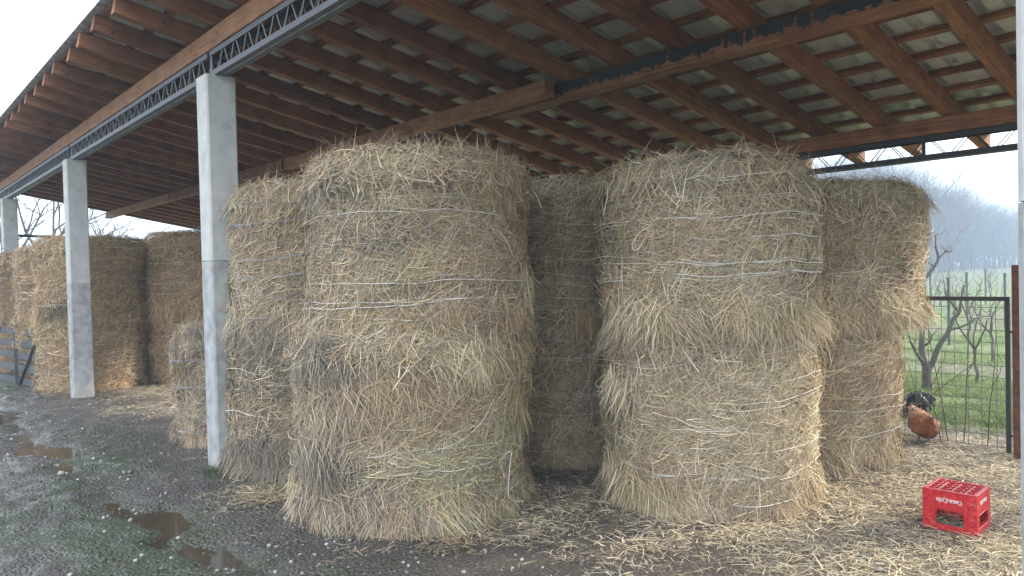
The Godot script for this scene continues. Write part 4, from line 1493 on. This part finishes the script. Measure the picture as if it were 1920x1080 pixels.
	for i in 260:
		var deg := rng.randf_range(62.0, 86.0)
		var near := lerpf(90.0, 140.0, clampf((deg - 70.0) / 8.0, -0.2, 1.3))
		var s := rng.randf_range(0.8, 1.5)
		bx.append(Transform3D(Basis(Vector3.UP, rng.randf() * TAU).scaled(Vector3(s, s, s)), dir_at(deg, near + rng.randf() * 50.0)))
		bc.append(Color.WHITE)
	tag(many("far_scrub", scrub[1], M.dark_bark, self, bx, bc), "hazy scrub under the bare trees on the far rise", "scrub", "", "stuff")
	plant("edge_tree", "tall thin bare tree rising above the hazy wood", dir_at(71.9, 110.0), woods[2], M.dark_bark, 1.75, 2.0)
	plant("edge_tree", "reddish bare tree at the edge of the hazy wood", dir_at(72.9, 80.0), woods[0], M.red_bark, 0.85, 1.0)
	# bare trees seen under the far end of the roof
	var ends := [[9.6, 36.0, 1.0, "spreading bare tree behind the far end of the shed"], [7.8, 44.0, 1.1, "bare tree behind the farthest concrete column"], [12.9, 48.0, 0.95, "bare tree behind the middle concrete column, beyond the shed"]]
	for k in 3:
		var kit := bare_tree(760 + k, 10.0, 0.10, 5, 0.6, 3, 0.05)
		plant("bare_tree", ends[k][3], dir_at(ends[k][0], ends[k][1]), kit, M.dark_bark, ends[k][2], k * 1.3, "bare trees beyond the far end of the shed")

# ---------------------------------------------------------------- what lies on the ground
func build_litter() -> void:
	rng.seed = 808
	var hay := Hay.new()
	var tries := 0
	var n := 0
	while n < 10000 and tries < 160000:
		tries += 1
		# denser near the camera, where single stalks show
		var x := rng.randf_range(-0.9, 5.4)
		var z := -0.4 - 15.5 * pow(rng.randf(), 2.0)
		var c := straw_cover(x, z)
		var gap := coarse.get_noise_2d(x * 4.0 + 3.0, z * 4.0)
		if rng.randf() > c * c * (0.7 + gap * 1.1) + 0.03: continue
		var s := rng.randf_range(0.6, 1.25)
		var q: Color = [STRAW.lerp(GREY, 0.25), STRAW * 1.15, STRAW, GREY * 1.35][rng.randi() % 4]
		hay.add(litters[rng.randi() % 4], Transform3D(Basis(Vector3.UP, rng.randf() * TAU).rotated(Vector3.RIGHT, rng.randfn(0, 0.06)).scaled(Vector3.ONE * s), Vector3(x, land(x, z) + 0.004, z)), q * rng.randf_range(0.8, 1.2))
		n += 1
	# a few drifts of fallen hay at the feet of the stacks
	var drifts := [[-0.15, -5.35, 0.28, 90, GREEN.lerp(TAN, 0.5)], [0.25, -3.62, 0.35, 90, TAN], [0.75, -3.50, 0.4, 90, STRAW], [1.3, -3.5, 0.4, 70, STRAW], [1.6, -2.55, 0.5, 160, STRAW], [2.4, -2.2, 0.5, 160, STRAW], [3.3, -2.1, 0.5, 160, STRAW], [2.3, -1.1, 0.35, 110, GREEN.lerp(STRAW, 0.6)], [2.9, -1.2, 0.4, 130, STRAW], [1.5, -1.75, 0.4, 90, STRAW], [0.9, -2.7, 0.5, 60, STRAW], [3.9, -1.9, 0.4, 120, STRAW], [1.0, -11.0, 0.9, 160, STRAW], [0.7, -9.6, 0.9, 110, STRAW], [-0.1, -12.4, 0.6, 70, TAN]]
	for d in drifts:
		for i in d[3]:
			var x: float = d[0] + rng.randfn(0, d[2] * 0.5)
			var z: float = d[1] + rng.randfn(0, d[2] * 0.5)
			hay.add(litters[rng.randi() % 4], Transform3D(Basis(Vector3.UP, rng.randf() * TAU).rotated(Vector3.RIGHT, rng.randfn(0, 0.15)).scaled(Vector3.ONE * rng.randf_range(0.8, 1.5)), Vector3(x, land(x, z) + rng.randf_range(0.003, 0.02), z)), (d[4] as Color) * rng.randf_range(0.75, 1.2))
	var lo := put("straw_litter", hay.mesh(), M.hay, self)
	tag(lo, "loose straw scattered over the shed floor", "straw", "", "stuff")
	# gravel
	var stones := []
	for k in 4:
		var mb := MB.new()
		mb.blob(Vector3.ZERO, Vector3(1.0, 0.55 + 0.1 * k, 0.75), fine, 0.5, 5, 7, 0.9 + k * 0.3)
		stones.append(mb.mesh())
	var gx := [[], [], [], []]
	var gc := [[], [], [], []]
	n = 0
	while n < 6500:
		var x := rng.randf_range(-3.6, 1.8)
		var z := -1.5 - 13.0 * pow(rng.randf(), 1.5)
		var dens := coarse.get_noise_2d(x * 1.6 + 200.0, z * 1.1) + (0.25 if x > -1.2 and x < 0.6 else 0.0)
		if rng.randf() > 0.35 + dens * 1.2: continue
		n += 1
		var s := 0.004 + 0.014 * pow(rng.randf(), 3.0)
		if rng.randf() < 0.008: s *= 2.2
		var k := rng.randi() % 4
		gx[k].append(Transform3D(Basis(Vector3.UP, rng.randf() * TAU).scaled(Vector3.ONE * s), Vector3(x, land(x, z) + s * 0.15, z)))
		var b := rng.randf_range(0.08, 0.16) if rng.randf() < 0.6 else rng.randf_range(0.16, 0.46)
		gc[k].append(Color(b, b * 0.96, b * 0.88))
	for k in 4:
		var o := many("gravel", stones[k], M.stone, self, gx[k], gc[k])
		tag(o, "pale gravel strewn over the muddy yard", "gravel", "gravel in the yard", "stuff")
	# moss and grass
	var blades := []
	for k in 2:
		var mb := MB.new()
		for i in 14:
			var a := rng.randf() * TAU
			var b := rng.randf_range(0.7, 1.3)
			mb.stalk(Vector3(rng.randfn(0, 0.035), 0, rng.randfn(0, 0.035)), Vector3(cos(a) * 0.5, 1, sin(a) * 0.5), rng.randf_range(0.035, 0.085), 0.0035, Vector3(cos(a) * 0.6, -0.4, sin(a) * 0.6), 2, Color(b, b, b * 0.9), Vector3(sin(a), 0.4, cos(a)))
		blades.append(mb.mesh())
	var mx := [[], []]
	var mc := [[], []]
	for i in 9000:
		var x := rng.randf_range(-4.0, -0.1)
		var z := -2.0 - 12.0 * pow(rng.randf(), 1.3)
		var moss := coarse.get_noise_2d(x * 0.85 + 70.0, z * 0.55)
		if rng.randf() > smoothstep(0.0, 0.35, moss) : continue
		var k := i % 2
		mx[k].append(Transform3D(Basis(Vector3.UP, rng.randf() * TAU).scaled(Vector3.ONE * rng.randf_range(0.2, 0.5)), Vector3(x, land(x, z) - 0.002, z)))
		var b := rng.randf_range(0.7, 1.3)
		mc[k].append(Color(0.06, 0.095, 0.03) * b)
	for i in 90:
		var p := Vector3(-0.12 + rng.randfn(0, 0.09), 0, -6.22 + rng.randfn(0, 0.09))
		mx[0].append(Transform3D(Basis(Vector3.UP, rng.randf() * TAU).scaled(Vector3.ONE * 0.6), Vector3(p.x, land(p.x, p.z), p.z)))
		mc[0].append(Color(0.05, 0.10, 0.03))
	for k in 2:
		var o := many("moss", blades[k], M.blade, self, mx[k], mc[k])
		tag(o, "short dark green moss and grass in the muddy yard", "moss", "moss in the yard", "stuff")
	var fx := [[], []]
	var fc := [[], []]
	n = 0
	tries = 0
	while n < 10000 and tries < 200000:
		tries += 1
		var deg := rng.randf_range(64.0, 79.0)
		var dist := 6.8 + 26.0 * pow(rng.randf(), 1.6)
		var a := deg_to_rad(deg)
		var x := EYE.x + sin(a) * dist
		var z := EYE.z - cos(a) * dist
		if field_cover(x, z) < rng.randf(): continue
		var bare := coarse.get_noise_2d(x * 0.9, z * 0.25 + 90.0)
		if bare > 0.12 and rng.randf() < 0.8: continue
		n += 1
		var k := n % 2
		fx[k].append(Transform3D(Basis(Vector3.UP, rng.randf() * TAU).scaled(Vector3.ONE * rng.randf_range(0.6, 1.2)), Vector3(x, land(x, z) - 0.004, z)))
		fc[k].append(Color(0.15, 0.235, 0.06).lerp(Color(0.26, 0.29, 0.10), rng.randf()) * rng.randf_range(0.8, 1.2))
	for k in 2:
		var o := many("field_grass", blades[k], M.blade, self, fx[k], fc[k])
		tag(o, "short green grass of the orchard field", "grass", "grass of the orchard", "stuff")

# ----------------------------------------------------------------
func _ready() -> void:
	var cam := Camera3D.new()
	cam.name = "camera"
	add_child(cam)
	cam.transform = Transform3D(Basis(RIGHT, UPWARD, -FORWARD), EYE)
	cam.fov = 42.884
	cam.near = 0.05
	cam.far = 2000.0
	cam.current = true

	var sky_mat := ProceduralSkyMaterial.new()
	sky_mat.sky_top_color = Color(0.935, 0.965, 1.0)
	sky_mat.sky_horizon_color = Color(0.95, 0.97, 1.0)
	sky_mat.sky_curve = 0.2
	sky_mat.ground_horizon_color = Color(0.75, 0.76, 0.76)
	sky_mat.ground_bottom_color = Color(0.3, 0.3, 0.28)
	sky_mat.sky_energy_multiplier = 1.0
	var sky := Sky.new()
	sky.sky_material = sky_mat
	var env := Environment.new()
	env.background_mode = Environment.BG_SKY
	env.sky = sky
	env.tonemap_mode = Environment.TONE_MAPPER_LINEAR
	env.tonemap_exposure = 3.45
	env.sdfgi_enabled = true
	env.ssao_enabled = true
	env.ssil_enabled = true
	env.fog_enabled = true
	env.fog_density = 0.0045
	env.fog_light_color = Color(0.80, 0.90, 1.0)
	var we := WorldEnvironment.new()
	we.environment = env
	add_child(we)
	# hazy winter sun, behind the shed and to the orchard side
	var sun := DirectionalLight3D.new()
	sun.name = "sun"
	sun.light_energy = 0.8
	sun.light_color = Color(1.0, 0.95, 0.86)
	sun.light_angular_distance = 8.0
	sun.shadow_enabled = true
	add_child(sun)
	sun.look_at_from_position(Vector3.ZERO, Vector3(-0.80, -0.40, -0.42))

	coarse.seed = 7
	coarse.frequency = 0.5
	coarse.fractal_octaves = 3
	fine.seed = 23
	fine.frequency = 0.6
	fine.fractal_octaves = 2

	make_materials()
	build_ground()
	build_shed()
	make_clumps()
	build_bales()
	build_wire_gate()
	build_wooden_gate()
	build_plank()
	build_crate()
	build_poultry()
	build_trees()
	build_litter()
